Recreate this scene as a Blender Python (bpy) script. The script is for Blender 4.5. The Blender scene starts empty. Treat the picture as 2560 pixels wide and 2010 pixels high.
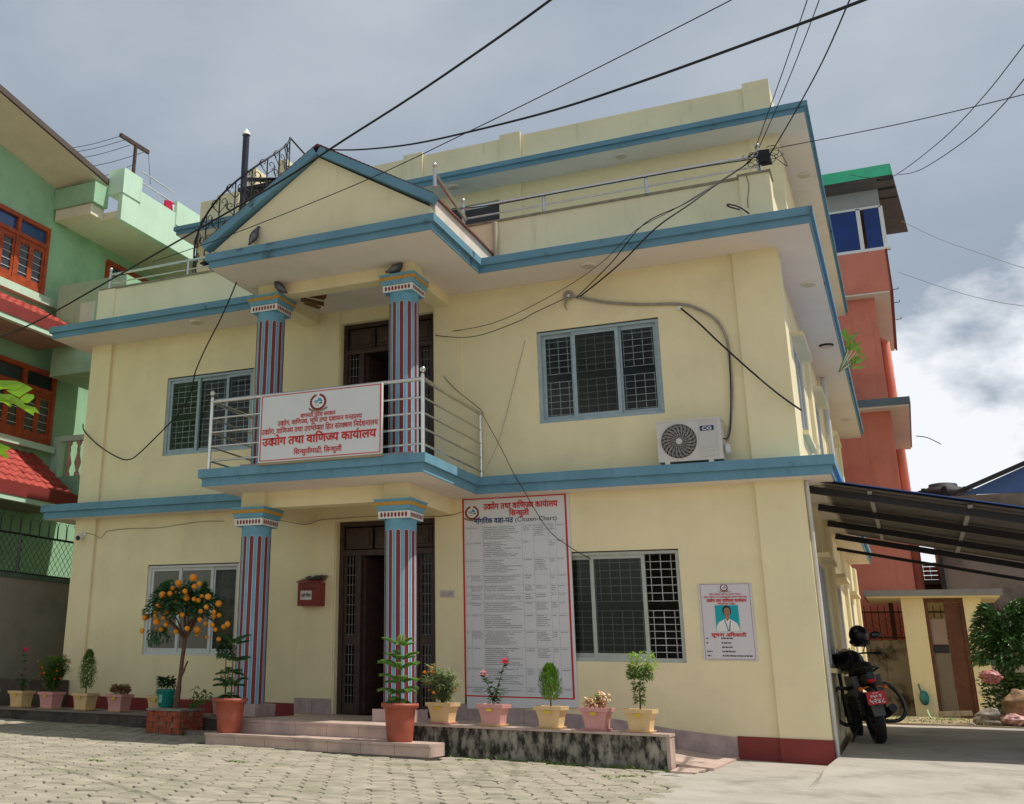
import bpy, bmesh, math, random
from mathutils import Vector, Matrix, Euler
PI=math.pi; R=math.radians
rnd=random.Random(7)
SC=bpy.context.scene; COL=SC.collection
# ---------------------------------------------------------------- camera, world, sun
C0=Vector((12.51996,-14.20541,0.94753)); YAW,PITCH,ROLL=-0.480231,0.314664,0.020376
FPX,PPX,PPY=2659.255,-416.84,-196.3
def basis():
    cy,sy=math.cos(YAW),math.sin(YAW); cp,sp=math.cos(PITCH),math.sin(PITCH)
    f=Vector((sy*cp,cy*cp,sp)); r0=Vector((cy,-sy,0)); u0=r0.cross(f)
    return r0*math.cos(ROLL)+u0*math.sin(ROLL), -r0*math.sin(ROLL)+u0*math.cos(ROLL), f
CR,CU,CF=basis()
cam=bpy.data.cameras.new('camera'); camo=bpy.data.objects.new('camera',cam); COL.objects.link(camo)
camo.matrix_world=Matrix(((CR.x,CU.x,-CF.x,C0.x),(CR.y,CU.y,-CF.y,C0.y),(CR.z,CU.z,-CF.z,C0.z),(0,0,0,1)))
cam.sensor_width=36; cam.lens=FPX/2560*36; cam.shift_x=-PPX/2560; cam.shift_y=PPY/2560
cam.clip_start=.05; cam.clip_end=6000; SC.camera=camo
def ray(u,v): return CF+CR*((u-1280-PPX)/FPX)-CU*((v-1005-PPY)/FPX)
def ay(u,v,y): d=ray(u,v); return C0+d*((y-C0.y)/d.y)
def ax(u,v,x): d=ray(u,v); return C0+d*((x-C0.x)/d.x)
def az(u,v,z): d=ray(u,v); return C0+d*((z-C0.z)/d.z)
SUN=Vector((.47,.12,1)).normalized()
el=math.asin(SUN.z); az_=math.atan2(SUN.x,SUN.y)
sl=bpy.data.lights.new('sun','SUN'); sl.energy=3.0; sl.angle=R(.6); sl.color=(1,.95,.87)
so=bpy.data.objects.new('sun',sl); COL.objects.link(so); so.rotation_euler=SUN.to_track_quat('Z','Y').to_euler()
W=bpy.data.worlds.new('World'); SC.world=W; W.use_nodes=True
nt=W.node_tree; nt.nodes.clear()
def N(t,typ,**k):
    n=t.nodes.new(typ)
    for a,b in k.items(): setattr(n,a,b)
    return n
def ramp(t,stops,interp='LINEAR'):
    n=N(t,'ShaderNodeValToRGB'); e=n.color_ramp; e.interpolation=interp
    while len(e.elements)>1: e.elements.remove(e.elements[-1])
    e.elements[0].position=stops[0][0]; e.elements[0].color=(*stops[0][1],1)
    for p,c in stops[1:]:
        x=e.elements.new(p); x.color=(*c,1)
    return n
out=N(nt,'ShaderNodeOutputWorld'); bg=N(nt,'ShaderNodeBackground'); bg.inputs[1].default_value=.1
sky=N(nt,'ShaderNodeTexSky',sky_type='NISHITA'); sky.sun_disc=False; sky.sun_elevation=el; sky.sun_rotation=az_
sky.dust_density=2.0; sky.air_density=1.0
tc=N(nt,'ShaderNodeTexCoord'); mp=N(nt,'ShaderNodeMapping'); mp.inputs['Scale'].default_value=(1.2,1.2,2.6); mp.inputs['Location'].default_value=(.3,1.7,.4)
nt.links.new(tc.outputs['Generated'],mp.inputs[0])
n1=N(nt,'ShaderNodeTexNoise'); n1.inputs['Scale'].default_value=1.9; n1.inputs['Detail'].default_value=7; n1.inputs['Roughness'].default_value=.52
nt.links.new(mp.outputs[0],n1.inputs[0])
# grey cloud deck (tone varies); low white cumulus strengthened all round to brighten the facade
r1=ramp(nt,[(.30,(1.95,2.28,2.68)),(.46,(2.35,2.70,3.10)),(.58,(2.85,3.18,3.52)),(.72,(3.5,3.78,4.05))])
nt.links.new(n1.outputs[0],r1.inputs[0])
n2=N(nt,'ShaderNodeTexNoise'); n2.inputs['Scale'].default_value=3.6; n2.inputs['Detail'].default_value=9; n2.inputs['Roughness'].default_value=.55
mp2=N(nt,'ShaderNodeMapping'); mp2.inputs['Location'].default_value=(3.1,.2,.9); mp2.inputs['Scale'].default_value=(1.1,1.1,1.9)
nt.links.new(tc.outputs['Generated'],mp2.inputs[0]); nt.links.new(mp2.outputs[0],n2.inputs[0])
sx=N(nt,'ShaderNodeSeparateXYZ'); nt.links.new(tc.outputs['Generated'],sx.inputs[0])
mr=N(nt,'ShaderNodeMapRange'); mr.inputs[1].default_value=.47; mr.inputs[2].default_value=.20; mr.inputs[3].default_value=-.24; mr.inputs[4].default_value=.10
nt.links.new(sx.outputs[2],mr.inputs[0])
ad=N(nt,'ShaderNodeMath',operation='ADD'); nt.links.new(n2.outputs[0],ad.inputs[0]); nt.links.new(mr.outputs[0],ad.inputs[1])
r2=ramp(nt,[(.5,(0,0,0)),(.60,(1,1,1))]); nt.links.new(ad.outputs[0],r2.inputs[0])
mc=N(nt,'ShaderNodeMix',data_type='RGBA'); mc.inputs[7].default_value=(6.3,6.4,6.5,1)
nt.links.new(r2.outputs[0],mc.inputs[0]); nt.links.new(r1.outputs[0],mc.inputs[6])
mx=N(nt,'ShaderNodeMix',data_type='RGBA'); mx.inputs[0].default_value=.86
nt.links.new(sky.outputs[0],mx.inputs[6]); nt.links.new(mc.outputs[2],mx.inputs[7])
nt.links.new(mx.outputs[2],bg.inputs[0]); nt.links.new(bg.outputs[0],out.inputs[0])
SC.view_settings.view_transform='Standard'; SC.view_settings.look='None'; SC.view_settings.gamma=1; SC.view_settings.exposure=0.66
SC.view_settings.use_curve_mapping=False
# ---------------------------------------------------------------- materials
MAT={}
def M(name,col,rough=.7,var=.12,scale=3.,bump=.15,bscale=60.,metal=0.,spec=.35,dirt=None,dscale=2.,damt=.5,streak=False,dlo=.5,dhi=.7,trans=0.,emit=None,wash=0.):
    if name in MAT: return MAT[name]
    m=bpy.data.materials.new(name); m.use_nodes=True; t=m.node_tree; b=t.nodes['Principled BSDF']
    b.inputs['Roughness'].default_value=rough; b.inputs['Metallic'].default_value=metal; b.inputs['Specular IOR Level'].default_value=spec
    if trans: b.inputs['Transmission Weight'].default_value=trans
    g=N(t,'ShaderNodeNewGeometry')
    n=N(t,'ShaderNodeTexNoise'); n.inputs['Scale'].default_value=scale; n.inputs['Detail'].default_value=6; t.links.new(g.outputs['Position'],n.inputs[0])
    lo=tuple(max(0,c*(1-var)) for c in col); hi=tuple(min(1,c*(1+var)) for c in col)
    rr=ramp(t,[(.3,lo),(.7,hi)]); t.links.new(n.outputs[0],rr.inputs[0]); last=rr.outputs[0]
    if dirt:
        mpn=N(t,'ShaderNodeMapping'); mpn.inputs['Scale'].default_value=(2.4,2.4,1.1) if streak=='soft' else (6,6,.6) if streak else (1,1,1)
        t.links.new(g.outputs['Position'],mpn.inputs[0])
        d=N(t,'ShaderNodeTexNoise'); d.inputs['Scale'].default_value=dscale; d.inputs['Detail'].default_value=8; d.inputs['Roughness'].default_value=.65
        t.links.new(mpn.outputs[0],d.inputs[0]); dr=ramp(t,[(dlo,(0,0,0)),(dhi,(damt,damt,damt))]); t.links.new(d.outputs[0],dr.inputs[0])
        x=N(t,'ShaderNodeMix',data_type='RGBA'); x.inputs[7].default_value=(*dirt,1)
        t.links.new(dr.outputs[0],x.inputs[0]); t.links.new(last,x.inputs[6]); last=x.outputs[2]
    if wash:      # rain wash marks and thin vertical stains
        mw=N(t,'ShaderNodeMapping'); mw.inputs['Scale'].default_value=(5,5,.35); t.links.new(g.outputs['Position'],mw.inputs[0])
        d=N(t,'ShaderNodeTexNoise'); d.inputs['Scale'].default_value=1.6; d.inputs['Detail'].default_value=9; d.inputs['Roughness'].default_value=.7; t.links.new(mw.outputs[0],d.inputs[0])
        dr=ramp(t,[(.50,(0,0,0)),(.78,(wash,wash,wash))]); t.links.new(d.outputs[0],dr.inputs[0])
        x=N(t,'ShaderNodeMix',data_type='RGBA'); x.inputs[7].default_value=(col[0]*.45,col[1]*.42,col[2]*.42,1)
        t.links.new(dr.outputs[0],x.inputs[0]); t.links.new(last,x.inputs[6]); last=x.outputs[2]
    t.links.new(last,b.inputs['Base Color'])
    if bump:
        k=N(t,'ShaderNodeTexNoise'); k.inputs['Scale'].default_value=bscale; k.inputs['Detail'].default_value=4; t.links.new(g.outputs['Position'],k.inputs[0])
        bp=N(t,'ShaderNodeBump'); bp.inputs['Strength'].default_value=bump; bp.inputs['Distance'].default_value=.01
        t.links.new(k.outputs[0],bp.inputs['Height']); t.links.new(bp.outputs[0],b.inputs['Normal'])
    if emit: b.inputs['Emission Color'].default_value=(*emit[0],1); b.inputs['Emission Strength'].default_value=emit[1]
    MAT[name]=m; return m
YEL=M('pale_yellow_paint',(.85,.745,.465),.75,.05,1.4,.25,90,dirt=(.52,.45,.31),dscale=.9,damt=.40,dlo=.52,dhi=.8,wash=.10)
YEL2=M('weathered_yellow_paint',(.79,.695,.455),.8,.07,1.2,.3,80,dirt=(.36,.32,.22),dscale=1.1,damt=.42,streak=True,dlo=.55,dhi=.78)
BLU=M('blue_trim_paint',(.135,.295,.39),.65,.10,2.,.3,60,dirt=(.05,.08,.09),dscale=3.3,damt=.7,dlo=.60,dhi=.70,wash=.35)
BLU2=M('weathered_blue_trim',(.125,.27,.36),.6,.1,2.,.3,50,dirt=(.03,.035,.035),dscale=2.6,damt=.9,dlo=.6,dhi=.7)
BLUC=M('blue_column_paint',(.15,.36,.48),.6,.10,5,.2,wash=.35)
SOF=M('soffit_plaster',(.76,.69,.62),.85,.05,1.,.2,70,dirt=(.4,.35,.3),dscale=1.2,damt=.35,dlo=.58,dhi=.8)
RED=M('oxide_red_paint',(.235,.035,.03),.6,.1,4,.2,60)
REDC=M('column_red_paint',(.22,.026,.03),.5,.06,6,.1)
WHT=M('white_paint',(.78,.76,.72),.6,.04,5,.1)
GLD=M('ochre_dentil_paint',(.62,.36,.08),.6,.06,8,.1)
MARB=M('pink_marble_tile',(.44,.33,.31),.35,.2,7,.05,50,dirt=(.28,.22,.21),dscale=9,damt=.5)
MARBS=M('pink_sandstone_step',(.50,.37,.31),.5,.12,6,.1,50,dirt=(.2,.17,.14),dscale=4,damt=.5)
ALU=M('painted_aluminium',(.34,.43,.46),.45,.08,8,.1,60,dirt=(.2,.28,.36),dscale=14,damt=.5)
ALUW=M('pale_aluminium',(.60,.62,.60),.42,.06,8,.1)
ALUG=M('greenish_aluminium',(.44,.47,.41),.45,.06,8,.1)
STL=M('stainless_steel',(.62,.60,.57),.22,.1,12,.05,metal=.95)
IRON=M('black_iron',(.02,.02,.024),.5,.2,20,.2)
IRONG=M('grey_grille_paint',(.62,.64,.63),.5,.1,20,.1)
WOOD=M('dark_brown_door_wood',(.055,.03,.022),.45,.3,9,.2,40)
WOODR=M('orange_red_window_wood',(.36,.065,.018),.5,.25,6,.2,40)
WOODB=M('brown_plywood',(.19,.075,.03),.6,.3,5,.2,40)
GLASS=M('window_glass_dark',(.018,.024,.024),.06,.2,2,0,spec=.6)
GLASS2=M('window_glass_green',(.06,.07,.055),.08,.25,1.5,0,spec=.6)
GLASSB=M('blue_tinted_glass',(.004,.03,.17),.12,.2,1.,0,spec=.5)
def glassm(name,tint,op,dc=(.09,.10,.085)):
    m=bpy.data.materials.new(name); m.use_nodes=True; t=m.node_tree; t.nodes.clear()
    o=N(t,'ShaderNodeOutputMaterial'); tr=N(t,'ShaderNodeBsdfTransparent'); tr.inputs[0].default_value=(*tint,1)
    g=N(t,'ShaderNodeBsdfGlossy'); g.inputs['Roughness'].default_value=.04; d=N(t,'ShaderNodeBsdfDiffuse'); d.inputs[0].default_value=(*dc,1)
    fr=N(t,'ShaderNodeFresnel'); fr.inputs[0].default_value=1.28
    a=N(t,'ShaderNodeMixShader'); a.inputs[0].default_value=op; t.links.new(tr.outputs[0],a.inputs[1]); t.links.new(d.outputs[0],a.inputs[2])
    b=N(t,'ShaderNodeMixShader'); t.links.new(fr.outputs[0],b.inputs[0]); t.links.new(a.outputs[0],b.inputs[1]); t.links.new(g.outputs[0],b.inputs[2]); t.links.new(b.outputs[0],o.inputs[0])
    MAT[name]=m; return m
GLASS=glassm('clear_window_glass',(.86,.9,.88),.01); GLASS2=glassm('dusty_window_glass',(.74,.78,.72),.12)
GLASS3=glassm('hazy_window_glass',(.7,.72,.68),.45,(.36,.35,.30))
DARK=M('room_interior',(.03,.028,.026),.9,.2,2,0)
CURT=M('curtain_cloth',(.42,.36,.30),.9,.25,12,.2)
CONC=M('driveway_concrete',(.37,.335,.285),.85,.1,2.2,.5,35,dirt=(.15,.13,.105),dscale=1.3,damt=.75,dlo=.5,dhi=.72)
PAV=M('paver_concrete',(.315,.278,.215),.85,.22,3.6,.5,45,dirt=(.17,.165,.095),dscale=1.1,damt=.6,dlo=.5,dhi=.7)
DIRTM=M('joint_soil',(.10,.09,.06),.95,.3,9,.6,40)
MOSS=M('mossy_plaster',(.30,.27,.22),.95,.25,5,.9,30,dirt=(.025,.022,.017),dscale=5.0,damt=.97,dlo=.42,dhi=.58,streak='soft')
MOSS2=M('black_stained_plaster',(.14,.12,.10),.95,.3,4,.9,30,dirt=(.02,.018,.015),dscale=3.2,damt=.9,dlo=.40,dhi=.58)
GREY=M('old_grey_render',(.24,.215,.185),.9,.15,1,.4,40,dirt=(.05,.045,.04),dscale=.7,damt=.85,dlo=.5,dhi=.68)
CWALL=M('compound_wall_render',(.33,.285,.235),.9,.1,1.5,.4,40,dirt=(.15,.13,.10),dscale=1.4,damt=.5)
GRN=M('mint_green_paint',(.34,.56,.36),.8,.07,1.5,.2,70,dirt=(.17,.28,.17),dscale=1.2,damt=.45,wash=.2)
GRN2=M('light_mint_paint',(.56,.75,.58),.8,.05,1.5,.2,70,wash=.2)
SAL=M('salmon_paint',(.66,.22,.15),.8,.08,1,.3,60,dirt=(.42,.11,.08),dscale=.9,damt=.5,wash=.35)
TILE=M('red_roof_tile',(.40,.055,.04),.75,.35,10,.4,40,dirt=(.12,.04,.03),dscale=5,damt=.7)
BRICK=M('rough_brick',(.36,.085,.04),.9,.3,14,.7,60,dirt=(.28,.24,.2),dscale=9,damt=.6,dlo=.52,dhi=.64)
MORT=M('mortar',(.27,.25,.22),.95,.2,9,.7,40)
TERR=M('terracotta_plastic',(.34,.085,.05),.5,.1,7,.1)
POTP=M('pink_pot_plastic',(.60,.30,.28),.5,.06,9,.1)
POTY=M('cream_pot_plastic',(.66,.47,.24),.5,.06,9,.1)
BUCK=M('teal_bucket_plastic',(.01,.22,.17),.4,.25,5,.1)
SOIL=M('pot_soil',(.05,.035,.022),.95,.3,20,.8)
BARK=M('brown_bark',(.15,.085,.055),.9,.25,20,.7,50)
STEM=M('green_stem',(.10,.13,.04),.7,.2,20,.2)
def leafm(n,c,tr=.25,v=.3):
    m=M(n,c,.5,v,9,.05,spec=.4); t=m.node_tree; b=t.nodes['Principled BSDF']; o=t.nodes['Material Output']
    tl=N(t,'ShaderNodeBsdfTranslucent'); tl.inputs[0].default_value=(min(1,c[0]*1.7+.02),min(1,c[1]*1.7+.02),c[2]*.8,1); x=N(t,'ShaderNodeMixShader'); x.inputs[0].default_value=tr
    t.links.new(b.outputs[0],x.inputs[1]); t.links.new(tl.outputs[0],x.inputs[2]); t.links.new(x.outputs[0],o.inputs[0])
    return m
LF=leafm('mid_green_leaf',(.085,.17,.035)); LFD=leafm('dark_green_leaf',(.03,.085,.035)); LFY=leafm('lime_green_leaf',(.22,.36,.05)); LFG=leafm('grey_green_leaf',(.17,.22,.11))
LFT=leafm('thuja_green_leaf',(.09,.20,.02)); LFN=leafm('norfolk_needles',(.16,.30,.09)); LFR=leafm('pink_bronze_leaf',(.34,.17,.13)); LFP=leafm('papaya_leaf',(.22,.42,.03),v=.2)
ORG=M('orange_fruit',(.80,.29,.015),.45,.15,9,.15,90)
MAR=leafm('marigold_petal',(.90,.24,.01),.3,.2); ROSE=leafm('rose_petal',(.90,.05,.20),.35,.2); ROSEP=leafm('pale_rose_petal',(.90,.30,.45),.35,.3); CREAMF=M('cream_bract',(.72,.50,.30),.7,.25,30,.3)
BLK=M('black_rubber',(.012,.012,.014),.65,.2,20,.2); BLKP=M('black_gloss_paint',(.01,.01,.013),.25,.2,9,.0,spec=.5); BLKF=M('helmet_black',(.008,.008,.012),.3,.2,9,0)
CAB=M('black_cable',(.012,.012,.013),.55,.2,9,0); CABG=M('grey_conduit',(.33,.29,.25),.7,.2,12,.3)
PRW=M('banner_white',(.70,.70,.70),.5,.03,3,.05); PRR=M('print_red',(.58,.025,.02),.5,.05); PRB=M('print_navy',(.02,.04,.16),.5,.05); PRK=M('print_grey',(.20,.20,.21),.6,.1); PRK2=M('print_black',(.03,.03,.035),.6,.1)
PRS=M('print_sky_blue',(.06,.30,.52),.5,.2,40,0); PRG=M('print_dark_green',(.02,.07,.05),.5,.1); PRM=M('print_maroon',(.22,.03,.04),.5,.2); PRT=M('print_teal',(.0,.36,.40),.5,.05); PRO=M('print_tan',(.30,.22,.10),.5,.1); SKIN=M('print_skin',(.36,.19,.12),.6,.15,60,0)
ACW=M('ac_casing',(.60,.58,.55),.45,.03,4,.05); ACD=M('ac_dark_grille',(.05,.045,.042),.6,.1)
PLRED=M('plate_red',(.60,.02,.03),.4,.05); TAILR=M('tail_lamp_red',(.5,.01,.01),.2,.1); INDO=M('indicator_orange',(.6,.16,.02),.3,.1)
SHEETG=M('green_polycarbonate',(.0,.25,.12),.4,.1); SHEETD=M('dull_metal_sheet',(.16,.145,.135),.55,.15,5,.2,metal=.4); SHEETB=M('blue_metal_sheet',(.06,.13,.36),.4,.1,3,.1)
BIRD=M('pigeon_grey',(.085,.085,.10),.7,.3,40,.2); BIRDL=M('pigeon_wing_grey',(.17,.17,.19),.7,.3,40,.2)
# ---------------------------------------------------------------- mesh helpers
class MB:
    def __init__(s): s.v=[]; s.f=[]; s.mi=[]; s.sm=[]; s.cur=0
    def add(s,vs,fs,smooth=False):
        o=len(s.v); s.v+= [tuple(x) for x in vs]
        for f in fs: s.f.append(tuple(i+o for i in f)); s.mi.append(s.cur); s.sm.append(smooth)
        return s
    def box(s,x0,y0,z0,x1,y1,z1):
        if x0>x1:x0,x1=x1,x0
        if y0>y1:y0,y1=y1,y0
        if z0>z1:z0,z1=z1,z0
        return s.add([(x0,y0,z0),(x1,y0,z0),(x1,y1,z0),(x0,y1,z0),(x0,y0,z1),(x1,y0,z1),(x1,y1,z1),(x0,y1,z1)],
          [(0,3,2,1),(4,5,6,7),(0,1,5,4),(1,2,6,5),(2,3,7,6),(3,0,4,7)])
    def prism(s,pts,d):           # planar polygon pts (3D) extruded by vector d
        n=len(pts); d=Vector(d); p=[Vector(a) for a in pts]; q=[a+d for a in p]
        return s.add(p+q,[tuple(range(n-1,-1,-1)),tuple(range(n,2*n))]+[(i,(i+1)%n,n+(i+1)%n,n+i) for i in range(n)])
    def bar(s,a,b,w,h=None,up=(0,0,1)):
        a=Vector(a); b=Vector(b); h=h or w; t=(b-a).normalized(); u=Vector(up)
        if abs(t.dot(u))>.98: u=Vector((0,1,0))
        x=t.cross(u).normalized()*w/2; y=x.cross(t).normalized()*h/2
        vs=[a-x-y,a+x-y,a+x+y,a-x+y,b-x-y,b+x-y,b+x+y,b-x+y]
        return s.add(vs,[(0,3,2,1),(4,5,6,7),(0,1,5,4),(1,2,6,5),(2,3,7,6),(3,0,4,7)])
    def tube(s,pts,r,n=6,closed=False,cap=True):
        pts=[Vector(p) for p in pts]; m=len(pts); rs=r if isinstance(r,(list,tuple)) else [r]*m
        vs=[]; up=Vector((0,0,1)); px=None
        for i,p in enumerate(pts):
            if closed: t=pts[(i+1)%m]-pts[i-1]
            else: t=pts[min(i+1,m-1)]-pts[max(i-1,0)]
            t.normalize()
            if px is None:
                a=up if abs(t.z)<.9 else Vector((1,0,0)); px=a.cross(t).normalized()
            px=(px-t*px.dot(t)); px.normalize(); py=t.cross(px)
            for k in range(n):
                an=2*PI*k/n; vs.append(p+(px*math.cos(an)+py*math.sin(an))*rs[i])
        fs=[]
        for i in range(m if closed else m-1):
            j=(i+1)%m
            for k in range(n): fs.append((i*n+k,i*n+(k+1)%n,j*n+(k+1)%n,j*n+k))
        s.add(vs,fs,True)
        if cap and not closed: s.add(vs[:n],[tuple(range(n-1,-1,-1))]); s.add(vs[-n:],[tuple(range(n))])
        return s
    def lathe(s,prof,c=(0,0,0),n=20,smooth=True,axis='z',cap=True):
        vs=[]; c=Vector(c)
        for r,z in prof:
            for k in range(n):
                a=2*PI*k/n; x,y=r*math.cos(a),r*math.sin(a)
                vs.append(c+(Vector((x,y,z)) if axis=='z' else Vector((x,-z,y)) if axis=='y' else Vector((z,x,y))))
        m=len(prof); fs=[(i*n+k,i*n+(k+1)%n,(i+1)*n+(k+1)%n,(i+1)*n+k) for i in range(m-1) for k in range(n)]
        s.add(vs,fs,smooth)
        if cap: s.add(vs[:n],[tuple(range(n-1,-1,-1))]); s.add(vs[-n:],[tuple(range(n))])
        return s
    def sqlathe(s,prof,c=(0,0,0)):       # square section profile (half width, z)
        vs=[]; cx,cy,cz=c
        for h,z in prof: vs+=[(cx-h,cy-h,cz+z),(cx+h,cy-h,cz+z),(cx+h,cy+h,cz+z),(cx-h,cy+h,cz+z)]
        m=len(prof); fs=[(i*4+k,i*4+(k+1)%4,(i+1)*4+(k+1)%4,(i+1)*4+k) for i in range(m-1) for k in range(4)]
        return s.add(vs,fs+[(3,2,1,0),(m*4-4,m*4-3,m*4-2,m*4-1)])
    def ball(s,c,r,n=10,m=7,sc=(1,1,1)):
        vs=[];c=Vector(c)
        for i in range(m+1):
            t=PI*i/m
            for k in range(n):
                a=2*PI*k/n; vs.append(c+Vector((r*sc[0]*math.sin(t)*math.cos(a),r*sc[1]*math.sin(t)*math.sin(a),r*sc[2]*math.cos(t))))
        return s.add(vs,[(i*n+k,(i+1)*n+k,(i+1)*n+(k+1)%n,i*n+(k+1)%n) for i in range(m) for k in range(n)],True)
    def quad(s,*p): return s.add(p,[tuple(range(len(p)))])
    def leaf(s,p,d,L,w,droop=.15,nrm=None):
        p=Vector(p); d=Vector(d).normalized(); n=Vector(nrm) if nrm else Vector((rnd.uniform(-.6,.6),rnd.uniform(-.6,.6),1))
        x=d.cross(n)
        if x.length<1e-3: x=Vector((1,0,0))
        x.normalize(); nn=x.cross(d)
        a=p; b=p+d*L*.45-x*w*.5; c=p+d*L-nn*L*droop; e=p+d*L*.45+x*w*.5; mid=p+d*L*.5-nn*w*.18
        return s.add([a,b,c,e,mid],[(0,1,4),(1,2,4),(2,3,4),(3,0,4)])
    def mesh(s,name,mats):
        me=bpy.data.meshes.new(name); me.from_pydata(s.v,[],s.f)
        for m in (mats if isinstance(mats,(list,tuple)) else [mats]): me.materials.append(m)
        me.polygons.foreach_set('material_index',s.mi); me.polygons.foreach_set('use_smooth',s.sm); me.update(); return me
    def build(s,name,mats,parent=None,kind=None,loc=None,label=None):
        o=bpy.data.objects.new(name,s.mesh(name,mats)); COL.objects.link(o)
        if loc is not None: o.location=loc
        if parent: o.parent=parent
        if kind: o['kind']=kind
        if label: o['label']=label
        return o
def tag(o,label,cat,group=None):
    o['label']=label; o['category']=cat
    if group: o['group']=group
    return o
def thing(name,label,cat,loc=(0,0,0),rz=0,group=None):
    o=bpy.data.objects.new(name,None); COL.objects.link(o); o.empty_display_size=.1; o.location=loc; o.rotation_euler=(0,0,rz)
    return tag(o,label,cat,group)
def sub(name,parent): # an empty part that carries sub-parts
    return parent
def dup(o,parent=None,loc=None,rz=None):
    c=o.copy(); COL.objects.link(c)
    if parent: c.parent=parent
    for ch in list(o.children): dup(ch,c)
    if loc is not None: c.location=loc
    if rz is not None: c.rotation_euler=(0,0,rz)
    return c
def smooth_path(P,k=6):
    P=[Vector(p) for p in P]; o=[]
    for i in range(len(P)-1):
        a=P[max(i-1,0)];b=P[i];c=P[i+1];d=P[min(i+2,len(P)-1)]
        for j in range(k):
            t=j/k; o.append(.5*((2*b)+(c-a)*t+(2*a-5*b+4*c-d)*t*t+(3*b-a-3*c+d)*t**3))
    return o+[P[-1]]
def wallgrid(mb,axis,pos,th,a0,a1,z0,z1,holes):
    """wall slab with rectangular holes; axis 'y': spans x at y=pos..pos+th ; axis 'x': spans y at x=pos..pos+th"""
    xs=sorted({a0,a1,*[h[0] for h in holes],*[h[1] for h in holes]}); xs=[x for x in xs if a0<=x<=a1]
    for i in range(len(xs)-1):
        xa,xb=xs[i],xs[i+1]; hs=sorted([h for h in holes if h[0]<=xa+1e-6 and h[1]>=xb-1e-6],key=lambda h:h[2]); z=z0
        for h in hs+[(0,0,z1,z1)]:
            if h[2]>z+1e-6:
                if axis=='y': mb.box(xa,pos,z,xb,pos+th,h[2])
                else: mb.box(pos,xa,z,pos+th,xb,h[2])
            z=h[3]
# ---------------------------------------------------------------- ground
def gz(x,y): return .125-.0115*x+.006*min(0,y+2)
def sheet(name,mat,x0,x1,y0,y1,zf,nx=30,ny=30,kind='structure',par=None):
    mb=MB(); vs=[(x0+(x1-x0)*i/nx,y0+(y1-y0)*j/ny) for j in range(ny+1) for i in range(nx+1)]
    mb.add([(x,y,zf(x,y)) for x,y in vs],[(j*(nx+1)+i,j*(nx+1)+i+1,(j+1)*(nx+1)+i+1,(j+1)*(nx+1)+i) for j in range(ny) for i in range(nx)],True)
    return mb.build(name,mat,par,kind)
mb=MB(); mb.add([(-900,-900,-.35),(900,-900,-.35),(900,900,-.35),(-900,900,-.35)],[(0,1,2,3)]); mb.build('ground',M('dry_earth',(.16,.13,.09),.95,.3,1,.6,20),None,'structure')
paving=sheet('paving',M('joint_moss_soil',(.15,.15,.085),.95,.35,7,.6,40),-9,12.3,-18,1.0,lambda x,y:gz(x,y)-.018)
def inpave(x,y):
    if y>-1.05 or x<-8: return False
    edge=10.15+.16*(-2.2-y)*.9+.12*math.sin(y*3)
    if x>edge: return False
    if 4.7<x<7.75 and y>-2.78: return False
    if x>=7.7 and y>-2.13: return False
    if 3.0<x<3.85 and y>-1.85: return False
    return True
HW,HL=.105,.155   # paver half width / half length
def paver_mesh(k):
    r=random.Random(k); mb=MB(); g=.006
    P=[(-HW+g,-HL*.42),(0,-HL+g*.7),(HW-g,-HL*.42),(HW-g,HL*.42),(0,HL-g*.7),(-HW+g,HL*.42)]
    P=[(x+r.uniform(-.004,.004),y+r.uniform(-.006,.006)) for x,y in P]
    b=[(x,y,-.03) for x,y in P]; t=[(x*.985,y*.985,-.003) for x,y in P]; tt=[(x*.91,y*.94,.005+r.uniform(-.002,.002)) for x,y in P]
    mb.add(b+t+tt,[(i,(i+1)%6,6+(i+1)%6,6+i) for i in range(6)]+[(6+i,6+(i+1)%6,12+(i+1)%6,12+i) for i in range(6)]+[(12,13,14,15,16,17)],False)
    return mb
PVM=[paver_mesh(i) for i in range(5)]; PVMM=[p.mesh('paver',PAV) for p in PVM]
cells=[]
rows=int(16/(HL*1.42))
for j in range(rows):
    y=-1.1-j*HL*1.42
    for i in range(-40,62):
        x=i*2*HW+(HW if j%2 else 0)
        if not inpave(x,y): continue
        # only where the courtyard can be seen, with a margin
        d=Vector((x,y,0))-C0
        if d.length>19: continue
        cells.append((x,y,gz(x,y)))
def inview(x,y,z):
    d=Vector((x,y,z))-C0; w=d.dot(CF)
    if w<=0: return 0
    u=1280+PPX+FPX*d.dot(CR)/w; v=1005+PPY-FPX*d.dot(CU)/w
    return FPX/w if (-20<u<2580 and v<2030) else 0
vis=sorted(cells,key=lambda c:-inview(*c)); near=vis[:300]; rest=vis[300:]
mbr=MB()
for k,(x,y,z) in enumerate(near):
    o=bpy.data.objects.new('paver',PVMM[rnd.randrange(5)]); COL.objects.link(o); o.parent=paving
    o.location=(x+rnd.uniform(-.004,.004),y+rnd.uniform(-.006,.006),z+rnd.uniform(-.006,.006)); o.rotation_euler=(rnd.uniform(-.012,.012),rnd.uniform(-.015,.015),rnd.uniform(-.03,.03)+(PI if rnd.random()<.5 else 0))
for (x,y,z) in rest:
    p=PVM[rnd.randrange(5)]; dz=rnd.uniform(-.006,.006); tx,ty=rnd.uniform(-.012,.012),rnd.uniform(-.015,.015); a=rnd.uniform(-.03,.03); ca,sa=math.cos(a),math.sin(a)
    mbr.add([(x+q[0]*ca-q[1]*sa,y+q[0]*sa+q[1]*ca,z+q[2]+dz+q[0]*ty+q[1]*tx) for q in p.v],p.f)
mbr.build('paver_field',PAV,paving,'stuff')
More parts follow.
